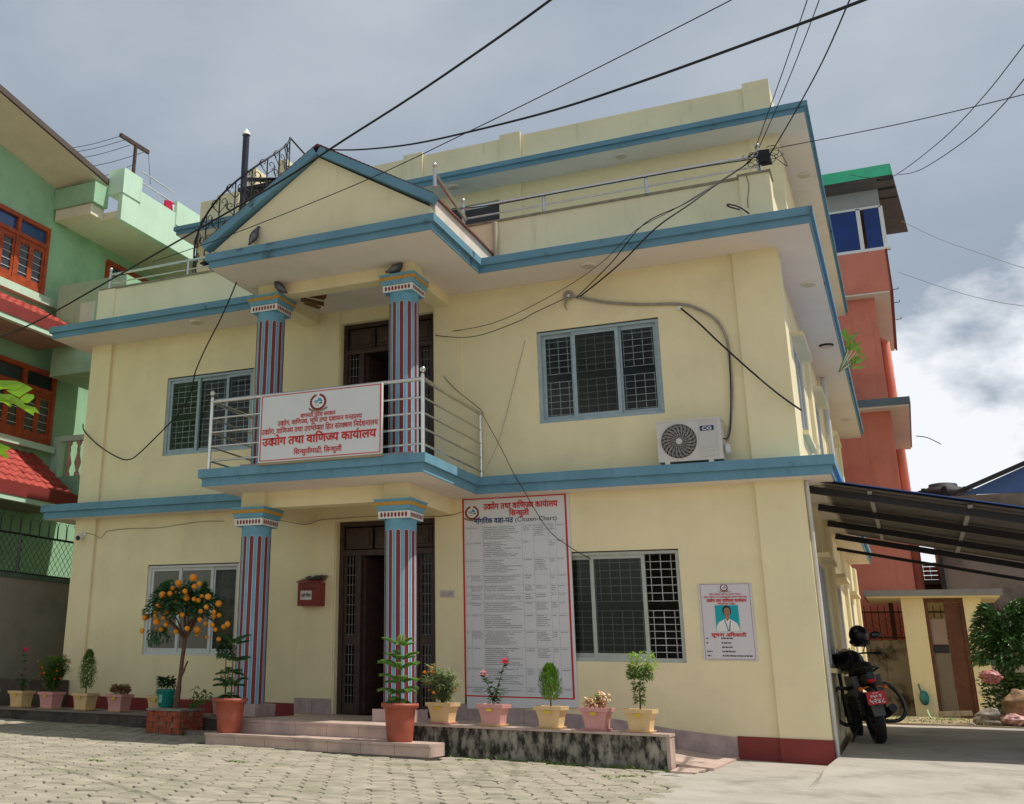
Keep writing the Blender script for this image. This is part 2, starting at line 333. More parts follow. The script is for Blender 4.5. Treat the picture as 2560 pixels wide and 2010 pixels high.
# driveway on the right, slightly raised beside the building
def dz(x,y):
    t=min(1,max(0,(x-11.5)/.08)); h=.02+t*(.10*min(1,max(0,(y+3.2)/1.2))+.165*min(1,max(0,(y-.8)/5.2)))
    return h-.012*max(0,-y-2.4)+.008*math.sin(x*2+y)+ (0.0 if y<0 else 0)
mb=MB(); xs=[9.6,10,10.3,10.6,11,11.3,11.5,11.54,11.58,11.62,11.8,12.3,13,14,16,20]; ys=[-18,-12,-9,-7,-5.5,-4.5,-4,-3.6,-3.2,-2.9,-2.6,-2.3,-2.1,-1.5,-.8,0,.8,2,3.2,4.5,6,6.15]
def dedge(y): return 10.15+.16*(-2.2-y)*.9+.12*math.sin(y*3)
vs=[];
for y in ys:
    for i,x in enumerate(xs):
        xx=x
        if i==0: xx=max(9.4,min(11.3,dedge(min(y,-2.2))-.06)) if y<-2.1 else 10.45
        elif x<11.5:
            lo=max(9.4,min(11.3,dedge(min(y,-2.2))-.06)) if y<-2.1 else 10.45
            xx=lo+(11.5-lo)*i/6
        vs.append((xx,y,dz(xx,y)+ (.0)))
nx=len(xs)
mb.add(vs,[(j*nx+i,j*nx+i+1,(j+1)*nx+i+1,(j+1)*nx+i) for j in range(len(ys)-1) for i in range(nx-1)])
mb.build('driveway',CONC,None,'structure')
# garden strip at the back of the lane
gzf=lambda x,y: .30-.0125*(y-6.2)+.015*math.sin(x*3+y*2)
gd=sheet('garden_bed',M('garden_soil',(.30,.23,.13),.95,.35,3,.8,25),11.55,20,6.2,24,gzf,30,40)
gd2=MB(); gd2.box(11.56,6.10,-.1,20,6.198,.31); gd2.build('garden_kerb',M('pale_kerb_edge',(.34,.27,.18),.9,.25,6,.5),None,'structure')
# ---------------------------------------------------------------- main office building
OB=thing('office_building','pale yellow two and a half storey office building with blue ledges and striped porch columns','building')
XR=11.536; S1,T1=3.302,3.536; S2,T2=6.392,6.601; S3,T3=9.471,9.644
WIN={'ul':(1.677,3.424,4.29,5.642),'ur':(8.205,9.93,4.29,5.642),'ll':(1.56,3.31,1.111,2.507),'lr':(8.235,9.966,1.111,2.507)}
DL=(5.02,6.60,.345,3.06); DU=(5.02,6.60,3.536,6.18)
h1=[WIN['ll'],WIN['lr'],(5.02,6.60,0,3.06)]; h2=[WIN['ul'],WIN['ur'],(5.02,6.60,3.536,6.18)]
mb=MB(); wallgrid(mb,'y',.06,.22,.03,XR-.03,-.1,S1+.01,[(h[0],h[1],h[2],h[3]) for h in h1]); mb.build('wall',YEL,OB)
mb=MB(); wallgrid(mb,'y',.06,.22,.03,XR-.03,T1-.01,S2+.01,h2); mb.build('wall',YEL,OB)
SW=[(1.9,3.3),(5.3,6.7),(9.2,10.6)]
for (z0,z1,wz0,wz1) in ((-.1,S1+.01,1.1,2.5),(T1-.01,S2+.01,4.3,5.65)):
    mb=MB(); wallgrid(mb,'x',XR-.22-.06,.22,.281,12.9,z0,z1,[(a,b,wz0,wz1) for a,b in SW]); mb.build('side_wall',YEL,OB)
    mb=MB(); mb.box(0,.29,z0,.2,12.9,z1); mb.build('side_wall',YEL,OB)
    mb=MB(); mb.box(.2,12.7,z0,XR-.29,12.9,z1); mb.build('back_wall',YEL,OB)
# pilasters
for (x0,x1) in ((0,.44),(10.97,XR),(4.40,5.0),(6.62,7.06)):
    for z0,z1 in ((.0,S1),(T1,S2)):
        if 4<x0<8: mb=MB(); mb.box(x0,.035,z0,x1,.0595,z1)
        else: mb=MB(); mb.box(x0,0,z0,x1,.0595,z1)
        if x0==0: mb.box(0,.0595,z0,.029,.3,z1)
        mb.build('pilaster',YEL,OB)
for y0,y1 in ((.0595,.5),(4.0,4.5),(7.9,8.4),(12.3,12.9)):
    for z0,z1 in ((-.0,S1),(T1,S2)):
        mb=MB(); mb.box(XR-.0595,y0,z0,XR,y1,z1); mb.build('pilaster',YEL,OB)
# oxide red plinth band and marble skirting tiles
def prb(x0,x1,y,z0,z1,m,name='plinth_band'):
    mb=MB(); mb.box(x0,y-.012,z0,x1,y+.03,z1); return mb.build(name,m,OB)
prb(10.49,10.97,.056,-.05,.285,RED); prb(10.966,XR+.008,-.004,-.05,.285,RED); prb(-.006,.445,-.004,.2,.47,RED); prb(.447,4.39,.056,.2,.47,RED)
mb=MB(); mb.box(XR-.01,-.003,-.05,XR+.008,.5,.285); mb.build('plinth_band',RED,OB)
tx=[4.40,4.70,5.0]
for a,b in zip(tx,tx[1:]):
    mb=MB(); mb.box(a+.003,.012,.34,b-.003,.034,.55); mb.build('skirting_tile',MARB,OB)
tt=[(6.62,.545),(7.06,.545),(7.45,.53),(7.85,.497),(8.25,.478),(8.84,.448),(9.30,.39),(9.776,.33),(10.486,.272)]
for (a,za),(b,zb) in zip(tt,tt[1:]):
    mb=MB(); y=.012 if b<7.1 else .04; mb.prism([(a+.003,y,za-.34),(b-.003,y,zb-.34),(b-.003,y,zb),(a+.003,y,za)],(0,.018,0)); mb.build('skirting_tile',MARB,OB)
# floor slabs with stepped blue fascia
def outline(xl,xr,yf,yb,pl,pr,pf,o):
    if pl is None: return [(xl+o,yf+o),(xr-o,yf+o),(xr-o,yb-o),(xl+o,yb-o)]
    return [(xl+o,yf+o),(pl+o,yf+o),(pl+o,pf+o),(pr-o,pf+o),(pr-o,yf+o),(xr-o,yf+o),(xr-o,yb-o),(xl+o,yb-o)]
def slab(args,zb,zt,split,m,name='ledge'):
    def P(o,z): return [(x,y,z) for x,y in outline(*args,o)]
    mb=MB(); mb.prism(P(0,split),(0,0,zt-split)); mb.build(name,m,OB)
    mb=MB(); mb.prism(P(.042,zb),(0,0,split-zb-.001)); mb.build(name+'_lower_band',m,OB)
    mb=MB(); mb.prism(P(.062,zb-.006),(0,0,.03)); mb.build('soffit',SOF,OB)
slab((-.563,XR+.393,-.277,11.4,4.01,7.404,-2.175),S1,T1,S1+.115,BLU)
slab((-.40,XR+.517,-.711,13.3,4.116,7.667,-2.479),S2,T2,S2+.10,BLU2)
slab((-.14,XR+.53,2.275,13.48,None,None,None),S3,T3,S3+.085,BLU2)
# porch beams and column stubs
for zb,zt in ((3.075,S1-.003),(6.215,S2-.003)):
    up_=zb>5; SX=((4.42,4.79),(6.58,6.94)) if up_ else ((4.30,4.68),(6.53,6.88))
    for a,b in SX: mb=MB(); mb.box(a,-1.49,zb,b,-1.16,zt); mb.build('column_stub',YEL,OB)
    mb=MB(); mb.box(SX[0][1]+.001,-1.43,zb+.002,SX[1][0]-.001,-1.20,zt); mb.build('front_beam',YEL,OB)
    for a in (4.35,6.60): mb=MB(); mb.box(a,-1.159,zb+.002,a+.27,.0349,zt); mb.build('side_beam',YEL,OB)
# fluted porch columns
def column(cx,cy,z0,z1,zc,name='porch_column',lab=None,w=.208):
    co=MB(); co.box(cx-.26,cy-.26,z0,cx+.26,cy+.26,z0+.15); base=co.build('column_plinth',MARB,OB)
    n=12; Q=24; sh=MB(); sh.cur=0
    # blue shaft with red sunk flutes edged in white
    K=Q*n; A=[2*PI*k/K for k in range(K)]
    def rr(k): return w-(.008 if 7<=k%Q<=17 else 0)
    zs=[z0+.151,z1-.12,z1-.06,z1]
    vs=[]
    for j,z in enumerate(zs):
        for k in range(K):
            r=w if j>=2 else rr(k); vs.append((cx+r*math.cos(A[k]),cy+r*math.sin(A[k]),z))
    for j in range(3):
        for k in range(K):
            q=(k+1)%K; c=0
            if j==0: c=1 if 6<=k%Q<=17 else (2 if k%Q in (5,18) else 0)
            sh.cur=c; sh.add([vs[j*K+k],vs[j*K+q],vs[(j+1)*K+q],vs[(j+1)*K+k]],[(0,1,2,3)])
    # rounded flute heads
    for f in range(n):
        a0=2*PI*(f*Q+12)/K; 
        for rad,mt,rz in ((.0318,2,.0015),(.0272,1,.003)):
            P=[]
            for s in range(9):
                t=PI*s/8; da=math.cos(t)*rad/w; P.append((cx+(w+rz)*math.cos(a0+da),cy+(w+rz)*math.sin(a0+da),z1-.121+math.sin(t)*rad*1.1))
            sh.cur=mt; sh.add(P,[tuple(range(9))])
    sh.cur=0
    S=sh.build('column_shaft',[BLUC,REDC,WHT],OB)
    h=zc-z1
    cp=MB(); cp.cur=0
    cp.lathe([(w,0),(w+.004,.02),(.212,.05)],(cx,cy,z1),24,cap=False)
    cp.sqlathe([(.212,.045),(.222,.05)],(cx,cy,z1))
    cp.cur=1; cp.sqlathe([(.222,.0502),(.225,.145)],(cx,cy,z1))
    cp.cur=0; cp.sqlathe([(.215,.1452),(.238,.165),(.245,.20),(.25,.216)],(cx,cy,z1))
    cp.cur=2; cp.sqlathe([(.255,.2162),(.260,.262)],(cx,cy,z1))
    cp.cur=0; cp.sqlathe([(.256,.2622),(.272,.29),(.275,h)],(cx,cy,z1))
    C=cp.build('column_capital',[BLUC,WHT,GLD],OB)
    dt=MB()
    for sd in range(4):
        q=Matrix.Rotation(sd*PI/2,3,'Z')
        for k in range(8):      # red oval beads
            x=-.175+k*.05; P=[]
            for s in range(10):
                t=2*PI*s/10; P.append(q@Vector((x+.0165*math.cos(t),-.2275,.098+.033*math.sin(t)))+Vector((cx,cy,z1)))
            dt.cur=0; dt.add(P,[tuple(range(10))])
        for k in range(16):
            x=-.2475+k*.033; p=[Vector((x-.0085,-.270,.219)),Vector((x+.0085,-.270,.219)),Vector((x+.0085,-.270,.259)),Vector((x-.0085,-.270,.259))]
            dt.cur=1; dt.prism([q@a+Vector((cx,cy,z1)) for a in p],q@Vector((0,.012,0)))
    dt.build('bead_moulding',[REDC,GLD],C)['kind']='stuff'
for cx,up in ((4.50,0),(6.715,0),(4.56,1),(6.73,1)):
    if up: column(cx,-1.32,T1,5.915,6.214)
    else: column(cx,-1.37,.345,2.775,3.074)
# terrace parapet, its caps and second storey
def par(name,pts,m=YEL2):
    for b in pts:
        mb=MB(); mb.box(*b); o=mb.build(name,m,OB)
    return o
par('parapet',[(.07,0,T2-.01,4.16,.12,7.44),(7.10,0,T2-.01,11.16,.12,7.44),(.07,.12,T2-.01,.19,2.93,7.44),(XR-.12,.3,T2-.01,XR-.01,2.93,7.44)])
par('parapet_coping',[(.05,-.02,7.44,4.16,.14,7.475),(7.09,-.02,7.44,11.15,.14,7.475)],M('dirty_coping',(.26,.22,.15),.9,.3,9,.4))
par('parapet_pilaster',[(11.16,-.03,T2-.01,11.555,.30,7.47),(.07-.03,-.03,T2-.01,.42,.0,7.44)])
par('parapet_coping',[(11.14,-.05,7.47,11.575,.32,7.50)],M('dirty_coping',(.26,.22,.15)))
mb=MB(); wallgrid(mb,'y',2.935,.2,.0,XR,T2-.01,S3+.01,[(5.35,6.735,7.5,9.22)]); mb.build('wall',YEL,OB)
par('side_wall',[(XR-.2,3.136,T2-.01,XR,12.9,S3+.01),(0,3.136,T2-.01,.2,12.9,S3+.01)],YEL); par('back_wall',[(.2,12.7,T2-.01,XR-.2,12.9,S3+.01)],YEL)
par('pilaster',[(6.74,2.90,T2,7.165,2.9345,S3)],YEL); par('pilaster',[(11.1,2.90,T2,XR+.02,2.9345,S3)],YEL)
mb=MB(); mb.box(5.35,3.03,7.5,6.735,3.06,9.22); w_=mb.build('terrace_window_panel',M('dark_window_panel',(.05,.05,.055),.5,.15),OB)  # dark sheet closing the window opening, its unlit inside put into the colour
par('roof_parapet',[(.0,2.98,T3-.01,XR-.04,3.10,10.47),(XR-.16,3.1,T3-.01,XR-.04,12.9,10.47),(0,3.1,T3-.01,.12,12.9,10.47)])
for a,b in ((.45,1.0),(4.80,5.20),(6.77,7.165),(11.08,11.50)): par('roof_pilaster',[(a,2.93,T3-.01,b,2.979,10.53)])
par('stair_head_pier',[(1.50,2.5,T3-.01,1.68,3.0,10.72)],YEL2); par('stair_head_pier',[(2.20,2.5,T3-.01,2.40,3.0,10.78)],YEL2)
# porch roof: pediment with blue barge boards and ribbed red tiles behind
py0=-2.33
mb=MB(); mb.prism([(4.20,py0,T2-.01),(7.56,py0,T2-.01),(7.56,py0,6.76),(5.86,py0,7.84),(4.16,py0,6.70)],(0,.12,0)); mb.build('pediment',YEL2,OB)
for A,B in (((4.05,6.70),(5.866,7.86)),((5.866,7.86),(7.60,6.79))):
    a,b=Vector((A[0],0,A[1])),Vector((B[0],0,B[1])); t=(b-a).normalized(); n=Vector((-t.z,0,t.x))*.115
    mb=MB(); mb.prism([(p.x,py0-.10,p.z) for p in (a,b,b+(n if A[0]<5 else n),a+n)],(0,.16,0)); mb.build('barge_board',BLU2,OB)
ap=(5.866,7.98)
for sgn,ex,ez in ((-1,4.02,6.80),(1,7.62,6.88)):
    mb=MB(); K=26
    dx,dzz=(ex-ap[0]),(ez-ap[1]); L=math.hypot(dx,dzz)
    for k in range(K):
        t0=k/K; t1=(k+1)/K; z=lambda t:ap[1]+dzz*t
        a=(ap[0]+dx*t0,py0-.08,z(t0)+.045); b=(ap[0]+dx*(t1+.01),py0-.08,z(t1)+.062-.02)
        mb.prism([a,b,(b[0],b[1],b[2]-.03),(a[0],a[1],a[2]-.03)],(0,2.45,0))
    mb.build('porch_roof_tiles',M('dark_ribbed_tiles',(.16,.05,.045),.6,.3,14,.3),OB)
mb=MB(); mb.prism([(7.52,-2.25,T2-.01),(7.52,-.02,T2-.01),(7.52,-.02,6.98),(7.52,-2.25,6.90)],(.08,0,0)); mb.build('porch_side_parapet',M('porch_parapet_plaster',(.66,.58,.50),.8),OB)
# doors -------------------------------------------------------------
def door(x0,x1,z0,z1,y=.16):
    f=MB(); t=.07; zt=z1-.42
    f.box(x0,y,z0,x0+t,y+.1,z1); f.box(x1-t,y,z0,x1,y+.1,z1); f.box(x0+t,y,z1-t,x1-t,y+.1,z1); f.box(x0+t,y-.005,zt-.08,x1-t,y+.1,zt)
    sl0,sl1=x0+.36,x1-.36
    f.box(sl0-.06,y,z0,sl0,y+.1,zt-.08); f.box(sl1,y,z0,sl1+.06,y+.1,zt-.08)
    D=f.build('door_frame',WOOD,OB)
    xs=[x0+t,x0+t+(x1-x0-2*t)/3,x0+t+2*(x1-x0-2*t)/3,x1-t]
    for a,b in zip(xs,xs[1:]):
        p=MB(); p.box(a+.02,y+.03,zt+.02,b-.02,y+.07,z1-t-.02); p.box(a+.07,y+.012,zt+.07,b-.07,y+.03,z1-t-.07); p.build('transom_panel',WOOD,D)
    for a,b in ((x0+t,sl0-.06),(sl1+.06,x1-t)):
        p=MB(); zm=z0+(zt-z0)*.42
        p.box(a,y+.03,z0,a+.05,y+.07,zt-.08); p.box(b-.05,y+.03,z0,b,y+.07,zt-.08); p.box(a+.05,y+.03,z0,b-.05,y+.07,z0+.15); p.box(a+.05,y+.03,zm,b-.05,y+.07,zm+.12); p.build('sidelight_frame',WOOD,D)
        p=MB(); p.box(a+.05,y+.05,z0+.15,b-.05,y+.056,zt-.08); p.build('sidelight_glass',GLASS,D)
        p=MB(); xm=(a+b)/2
        for xx in (xm-.025,xm+.025): p.box(xx-.005,y+.035,z0+.15,xx+.005,y+.045,zt-.08)
        k=z0+.25
        while k<zt-.1: p.box(a+.05,y+.034,k,b-.05,y+.044,k+.01); k+=.14
        p.build('sidelight_grille',M('dull_door_grille',(.16,.14,.12),.6,.2),D)
    p=MB(); c=Vector((sl0,y+.1,0)); p.prism([(sl0,y+.1,z0+.01),(sl0+.08,y+.8,z0+.01),(sl0+.115,y+.79,z0+.01),(sl0+.035,y+.1,z0+.01)],(0,0,zt-.1-z0)); p.build('open_door_leaf',WOOD,D)
    p=MB(); p.prism([(sl1,y+.1,z0+.01),(sl1-.03,y+.8,z0+.01),(sl1-.065,y+.8,z0+.01),(sl1-.035,y+.1,z0+.01)],(0,0,zt-.1-z0)); p.build('open_door_leaf',WOOD,D)
door(*DL); door(*DU)
# interior: floors are the slabs; partition wall and hall things seen faintly through the door
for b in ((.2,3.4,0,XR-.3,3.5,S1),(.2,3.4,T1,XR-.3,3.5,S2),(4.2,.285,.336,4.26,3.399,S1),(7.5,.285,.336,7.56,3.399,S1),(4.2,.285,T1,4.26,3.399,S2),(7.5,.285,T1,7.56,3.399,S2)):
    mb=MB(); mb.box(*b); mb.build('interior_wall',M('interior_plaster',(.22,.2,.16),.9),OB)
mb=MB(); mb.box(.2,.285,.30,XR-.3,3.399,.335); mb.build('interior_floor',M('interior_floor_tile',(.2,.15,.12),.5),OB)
mb=MB(); mb.box(5.55,3.36,1.3,6.2,3.39,2.3); mb.build('hall_notice_board',M('hall_board_blue',(.16,.22,.30),.7,.3,5),OB)
# windows ------------------------------------------------------------
def window(x0,x1,z0,z1,bays,m,side=None,y=.10,curtain=None,grille=IRONG,gap=True):
    """sliding window; bays = [(xa,xb,kind)], kind: 'glass','open','sash2'"""
    W_=MB(); t=.05; W_.box(x0,y-.01,z0,x0+t,y+.09,z1); W_.box(x1-t,y-.01,z0,x1,y+.09,z1); W_.box(x0+t,y-.01,z1-t,x1-t,y+.09,z1); W_.box(x0+t,y-.015,z0,x1-t,y+.09,z0+t)
    for e in (.022,.04): W_.box(x0+.0,y-.016,z1-.012,x1,y-.011,z1)
    F=W_.build('window',m,OB)
    for (a,b,k,yy) in bays:
        A=x0+t if a==0 else a; B=x1-t if b==0 else b; s=.048
        if k!='open':
            p=MB(); q=y+yy
            p.box(A,q,z0+t,A+s,q+.03,z1-t); p.box(B-s,q,z0+t,B,q+.03,z1-t); p.box(A+s,q,z1-t-s,B-s,q+.03,z1-t); p.box(A+s,q,z0+t,B-s,q+.03,z0+t+s*1.15); p.build('sash_frame',m,F)
            p=MB(); p.box(A+s,q+.012,z0+t+s,B-s,q+.017,z1-t-s); p.build('pane',{'glass2':GLASS2,'hazy':GLASS3}.get(k,GLASS),F)
    g=MB(); gy=y+.115; zm=(z0+z1)/2; gp=.06 if gap else 0
    for (za,zb) in ((z0+.04,zm-gp),(zm+gp,z1-.04)):
        n=int(round((zb-za)/.092)); 
        for i in range(n+1): z=za+(zb-za)*i/n; g.box(x0+.04,gy,z-.004,x1-.04,gy+.008,z+.004)
        n=int((x1-x0)/.125)
        for i in range(1,n): x=x0+(x1-x0)*i/n; g.box(x-.004,gy+.008,za,x+.004,gy+.016,zb)
    g.build('window_grille',grille,F)
    if curtain:
        cm=MB(); K=60; ca,cb=curtain
        P=[(ca+(cb-ca)*i/K,y+.19+.022*math.sin(i*1.1)+.01*math.sin(i*.37)) for i in range(K+1)]
        cm.add([(a,b,z1+.02) for a,b in P]+[(a,b,z0+.02) for a,b in P],[(i,i+1,K+2+i,K+1+i) for i in range(K)],True); cm.build('curtain',CURT,F)
    return F
GR=[]
window(*WIN['ur'],[(0,8.72,'glass',.05),(8.70,9.36,'glass2',.01),(9.34,0,'glass',.05)],ALU)
window(*WIN['ul'],[(0,2.33,'glass',.01),(2.28,2.90,'glass',.05),(2.86,0,'glass',.01)],ALU)
window(*WIN['lr'],[(0,8.86,'glass2',.05),(8.80,9.52,'glass2',.01),(9.5,0,'open',.05)],ALUG,grille=M('white_grille_paint',(.62,.62,.60),.4,.1))
window(*WIN['ll'],[(0,2.20,'hazy',.01),(2.16,2.80,'hazy',.03),(2.78,0,'glass2',.05)],ALUW,curtain=(1.6,3.3),grille=M('tan_grille',(.30,.27,.24),.6,.1))
# side windows seen edge on
for z0,z1 in ((1.1,2.5),(4.3,5.65)):
    for a,b in SW:
        mb=MB(); X=XR-.13; mb.box(X,a,z0,X+.06,a+.05,z1); mb.box(X,b-.05,z0,X+.06,b,z1); mb.box(X,a+.05,z1-.05,X+.06,b-.05,z1); mb.box(X,a+.05,z0,X+.06,b-.05,z0+.05); mb.box(X,(a+b)/2-.03,z0+.05,X+.06,(a+b)/2+.03,z1-.05)
        f=mb.build('window',ALUW,OB); mb=MB(); mb.box(X+.025,a+.05,z0+.05,X+.03,b-.05,z1-.05); mb.build('pane',GLASS,f)
        mb=MB(); mb.box(XR-.07,a-.08,z1+.03,XR+.10,b+.08,z1+.09); mb.build('window_hood',YEL,OB); mb=MB(); mb.box(XR-.07,a-.06,z0-.07,XR+.02,b+.06,z0-.01); mb.build('window_sill',YEL,OB)
# soffit lamps
for (x,y,z,rim) in ((5.983,2.544,S3,0),(9.054,2.595,S3,0),(11.80,4.7,S3,0),(9.115,-.373,S2,0),(2.591,-.485,S2,0),(11.80,1.656,S2,0),(11.80,4.996,S2,1),(11.78,11.02,S2,0),(11.7,9.0,S1,0)):
    mb=MB(); mb.lathe([(.10,-.03),(.118,-.008),(.118,0)],(x,y,z-.006),20); r_=mb.build('soffit_lamp',IRON if rim else SOF,OB)
    mb=MB(); mb.lathe([(.085,-.004),(.095,0)],(x,y,z-.036),20); mb.build('lamp_diffuser',M('lamp_diffuser_cream',(.55,.47,.36),.5,.05),r_)
# drain pipes on the side wall
def pipe(name,pts,r,m,par=None,n=8):
    mb=MB(); mb.tube(pts,r,n); return mb.build(name,m,par)
pipe('drain_pipe',[(XR+.03,.10,-.02),(XR+.03,.10,3.28)],.026,M('white_pvc',(.58,.56,.53),.5),OB)
pipe('drain_pipe',[(XR+.045,7.2,T1),(XR+.045,7.2,6.36)],.05,M('white_pvc',(.5,.5,.5)),OB)
pipe('drain_pipe',[(7.66,-.05,7.42),(7.66,-.05,7.15),(7.66,-.03,6.62)],.04,M('beige_pvc',(.45,.38,.26),.5),OB)
# ---------------------------------------------------------------- balcony and terrace railings (parts of the building)
def finial(mb,p,r=.035): mb.lathe([(.012,0),(.022,.01),(.015,.025)],p,10); mb.ball(Vector(p)+Vector((0,0,.03+r)),r,10,7)
bx0,bx1,by=4.13,7.345,-2.10
def rail(P0,P1,zs,r0=.028,r=.014,name='railing_bar'):
    for i,z in enumerate(zs):
        mb=MB(); mb.tube([(P0[0],P0[1],z),(P1[0],P1[1],z)],r0 if i==0 else r,8); mb.build(name,STL,OB)
zr=[4.50,4.26,4.06,3.86,3.66]
rail((bx0,by),(bx1,by),zr); rail((bx1,by),(bx1,.03),zr); rail((bx0,by),(bx0,.03),zr)
for x,y in ((bx0,by),(bx1,by)):
    mb=MB(); mb.tube([(x,y,T1),(x,y,4.55)],.028,10); finial(mb,(x,y,4.55),.042); mb.build('railing_post',STL,OB)
for x,y in ((bx1,.0),): mb=MB(); mb.tube([(x,y,T1),(x,y,4.53)],.024,10); mb.build('railing_post',STL,OB)
for x in (7.12,8.40,9.91,11.43):
    mb=MB(); mb.tube([(x,.05,7.47),(x,.05,7.775 if 8<x<11 else 7.86)],.026,10)
    if not 8<x<11: finial(mb,(x,.05,7.86),.035)
    mb.build('railing_post',STL,OB)
for r_,z in ((.026,7.775),(.015,7.61)): mb=MB(); mb.tube([(7.12,.05,z),(11.43,.05,z)],r_,8); mb.build('railing_bar',STL,OB)
mb=MB(); mb.tube([(7.54,-2.12,7.14),(7.54,-2.12,7.40)],.026,10); finial(mb,(7.54,-2.12,7.40)); mb.build('railing_post',STL,OB)
mb=MB(); mb.bar((7.54,-2.10,7.33),(7.16,.03,7.60),.03,.07); mb.build('railing_handrail',STL,OB)
for x in (.22,1.95): mb=MB(); mb.tube([(x,.05,7.47),(x,.05,7.80)],.024,10); (finial(mb,(x,.05,7.80)) if x<1 else 0); mb.build('railing_post',STL,OB)
for r_,z in ((.024,7.76),(.014,7.59)): mb=MB(); mb.tube([(.22,.05,z),(4.1,.05,z)],r_,8); mb.build('railing_bar',STL,OB)
mb=MB(); mb.tube([(.22,.05,7.70),(.22,2.9,7.70)],.014,8); mb.build('railing_bar',STL,OB)
# ---------------------------------------------------------------- entrance plinth, steps, ramp and low walls
ST=thing('entrance_steps','two pink stone steps up to the porch floor','steps')
def stone(x0,y0,z0,x1,y1,z1,par,n,name='step_tile',m=MARBS):
    for i in range(n):
        a=x0+(x1-x0)*i/n; b=x0+(x1-x0)*(i+1)/n; mb=MB(); mb.box(a+.002,y0,z0,b-.002,y1,z1); mb.build(name,m,par)
mb=MB(); mb.box(4.78,-2.74,-.05,7.68,-2.36,.165); mb.box(4.95,-2.35,-.05,7.05,-.05,.315); mb.build('step_core',M('step_core_cement',(.25,.21,.17),.9),ST)
stone(4.76,-2.77,.165,7.70,-2.34,.195,ST,7,'step_tread'); stone(4.77,-2.755,.06,7.69,-2.742,.163,ST,7,'step_riser')
mb=MB(); mb.box(7.683,-2.74,.06,7.697,-2.34,.163); mb.build('step_riser',MARBS,ST)
stone(4.93,-2.37,.315,7.06,-.0,.346,ST,5,'porch_floor_tile'); stone(4.94,-2.362,.197,7.06,-2.352,.313,ST,5,'step_riser')
PW=thing('low_plinth_wall','low black mould stained wall with pink stone coping in front of the right half of the facade','wall')
mb=MB(); mb.box(7.06,-2.10,-.08,10.08,-1.86,.345); mb.build('wall_body',MOSS,PW)
stone(7.05,-2.135,.347,10.13,-1.84,.373,PW,6,'coping_stone',MARBS)
mb=MB(); mb.box(10.082,-2.105,-.05,10.12,-1.855,.345); mb.build('end_tile',MARBS,PW)
RP=thing('entrance_ramp','pink tiled ramp running down behind the low wall to the driveway','ramp')
rx=[7.07,7.6,8.2,8.8,9.3,9.78,10.14,10.50]; rz=[.343,.335,.29,.235,.18,.115,.07,.05]
for i in range(7):
    for (ya,yb) in ((-1.84,-.9),(-.9,.03)):
        mb=MB(); a,b=rx[i],rx[i+1]; mb.add([(a+.002,ya+.002,rz[i]),(b-.002,ya+.002,rz[i+1]),(b-.002,yb-.002,rz[i+1]),(a+.002,yb-.002,rz[i]),(a+.002,ya+.002,-.1),(b-.002,ya+.002,-.1),(b-.002,yb-.002,-.1),(a+.002,yb-.002,-.1)],[(0,1,2,3),(4,5,1,0),(5,6,2,1),(6,7,3,2),(7,4,0,3)]); mb.build('ramp_tile',MARBS,RP)
mb=MB(); mb.prism([(10.142,-2.30,.035),(10.38,-2.28,.03),(10.50,-.9,.05),(10.142,-.9,.07)],(0,0,-.06)); mb.build('ramp_tile',MARBS,RP)
PL=thing('left_walkway_plinth','low dark walkway plinth under the row of pots at the left of the facade','plinth')
mb=MB(); mb.box(-2.2,-1.02,-.05,4.93,.058,.262); mb.build('plinth_body',M('dark_stained_cement',(.13,.105,.085),.95,.3,3,.8,30,dirt=(.035,.03,.025),dscale=3,damt=.8,dlo=.42,dhi=.6),PL)
mb=MB(); mb.box(-2.2,-1.04,.263,4.93,.04,.286); mb.build('plinth_top',M('walkway_cement',(.22,.18,.15),.9,.2,3,.3),PL)
# ================================================================ neighbours on the left
GB=thing('green_house','mint green three storey house with orange red timber windows left of the office','building')
GX=-4.0
def gpt(u,v): p=ax(u,v,GX); return p.y,p.z
mb=MB(); mb.box(GX-8,-9,-.2,GX,12.5,11.2); mb.build('house_wall',GRN,GB)
# sloping upper eave with pale soffit
A=ax(0,359,GX); B=ax(179,504,GX)
sl=(B.z-A.z)/(B.y-A.y)
def ez(y): return A.z+sl*(y-A.y)
Ye=B.y
mb=MB(); mb.prism([(GX-8,-9,11.0),(GX,-9,11.0),(GX,-9,ez(-9)),(GX-8,-9,ez(-9)+.2)],(0,0,.01)); 
mb=MB(); mb.add([(GX-.01,-9,11.),(GX-.01,Ye,11.),(GX-.01,Ye,ez(Ye)),(GX-.01,-9,ez(-9)),(GX-8,-9,11),(GX-8,Ye,11.),(GX-8,Ye,ez(Ye)+3),(GX-8,-9,ez(-9)+3)],[(0,1,2,3),(1,5,6,2),(0,3,7,4),(4,7,6,5),(3,2,6,7)]); mb.build('gable_wall',GRN,GB)
ox=1.15
mb=MB(); mb.add([(GX-.02,-9,ez(-9)),(GX-.02,Ye,ez(Ye)),(GX+ox,Ye+.0,ez(Ye)+.12),(GX+ox,-9,ez(-9)+.12),(GX-.02,-9,ez(-9)+.14),(GX-.02,Ye,ez(Ye)+.14),(GX+ox,Ye,ez(Ye)+.24),(GX+ox,-9,ez(-9)+.24)],[(0,1,2,3),(4,7,6,5),(0,3,7,4),(1,5,6,2),(3,2,6,7),(0,4,5,1)]); mb.build('eave',M('cream_eave_plaster',(.76,.70,.53),.85,.05),GB)
mb=MB(); mb.bar((GX+ox+.03,-9,ez(-9)+.2),(GX+ox+.03,Ye,ez(Ye)+.2),.05,.13); mb.build('eave_gutter',M('eave_dark_edge',(.10,.075,.06),.7),GB)
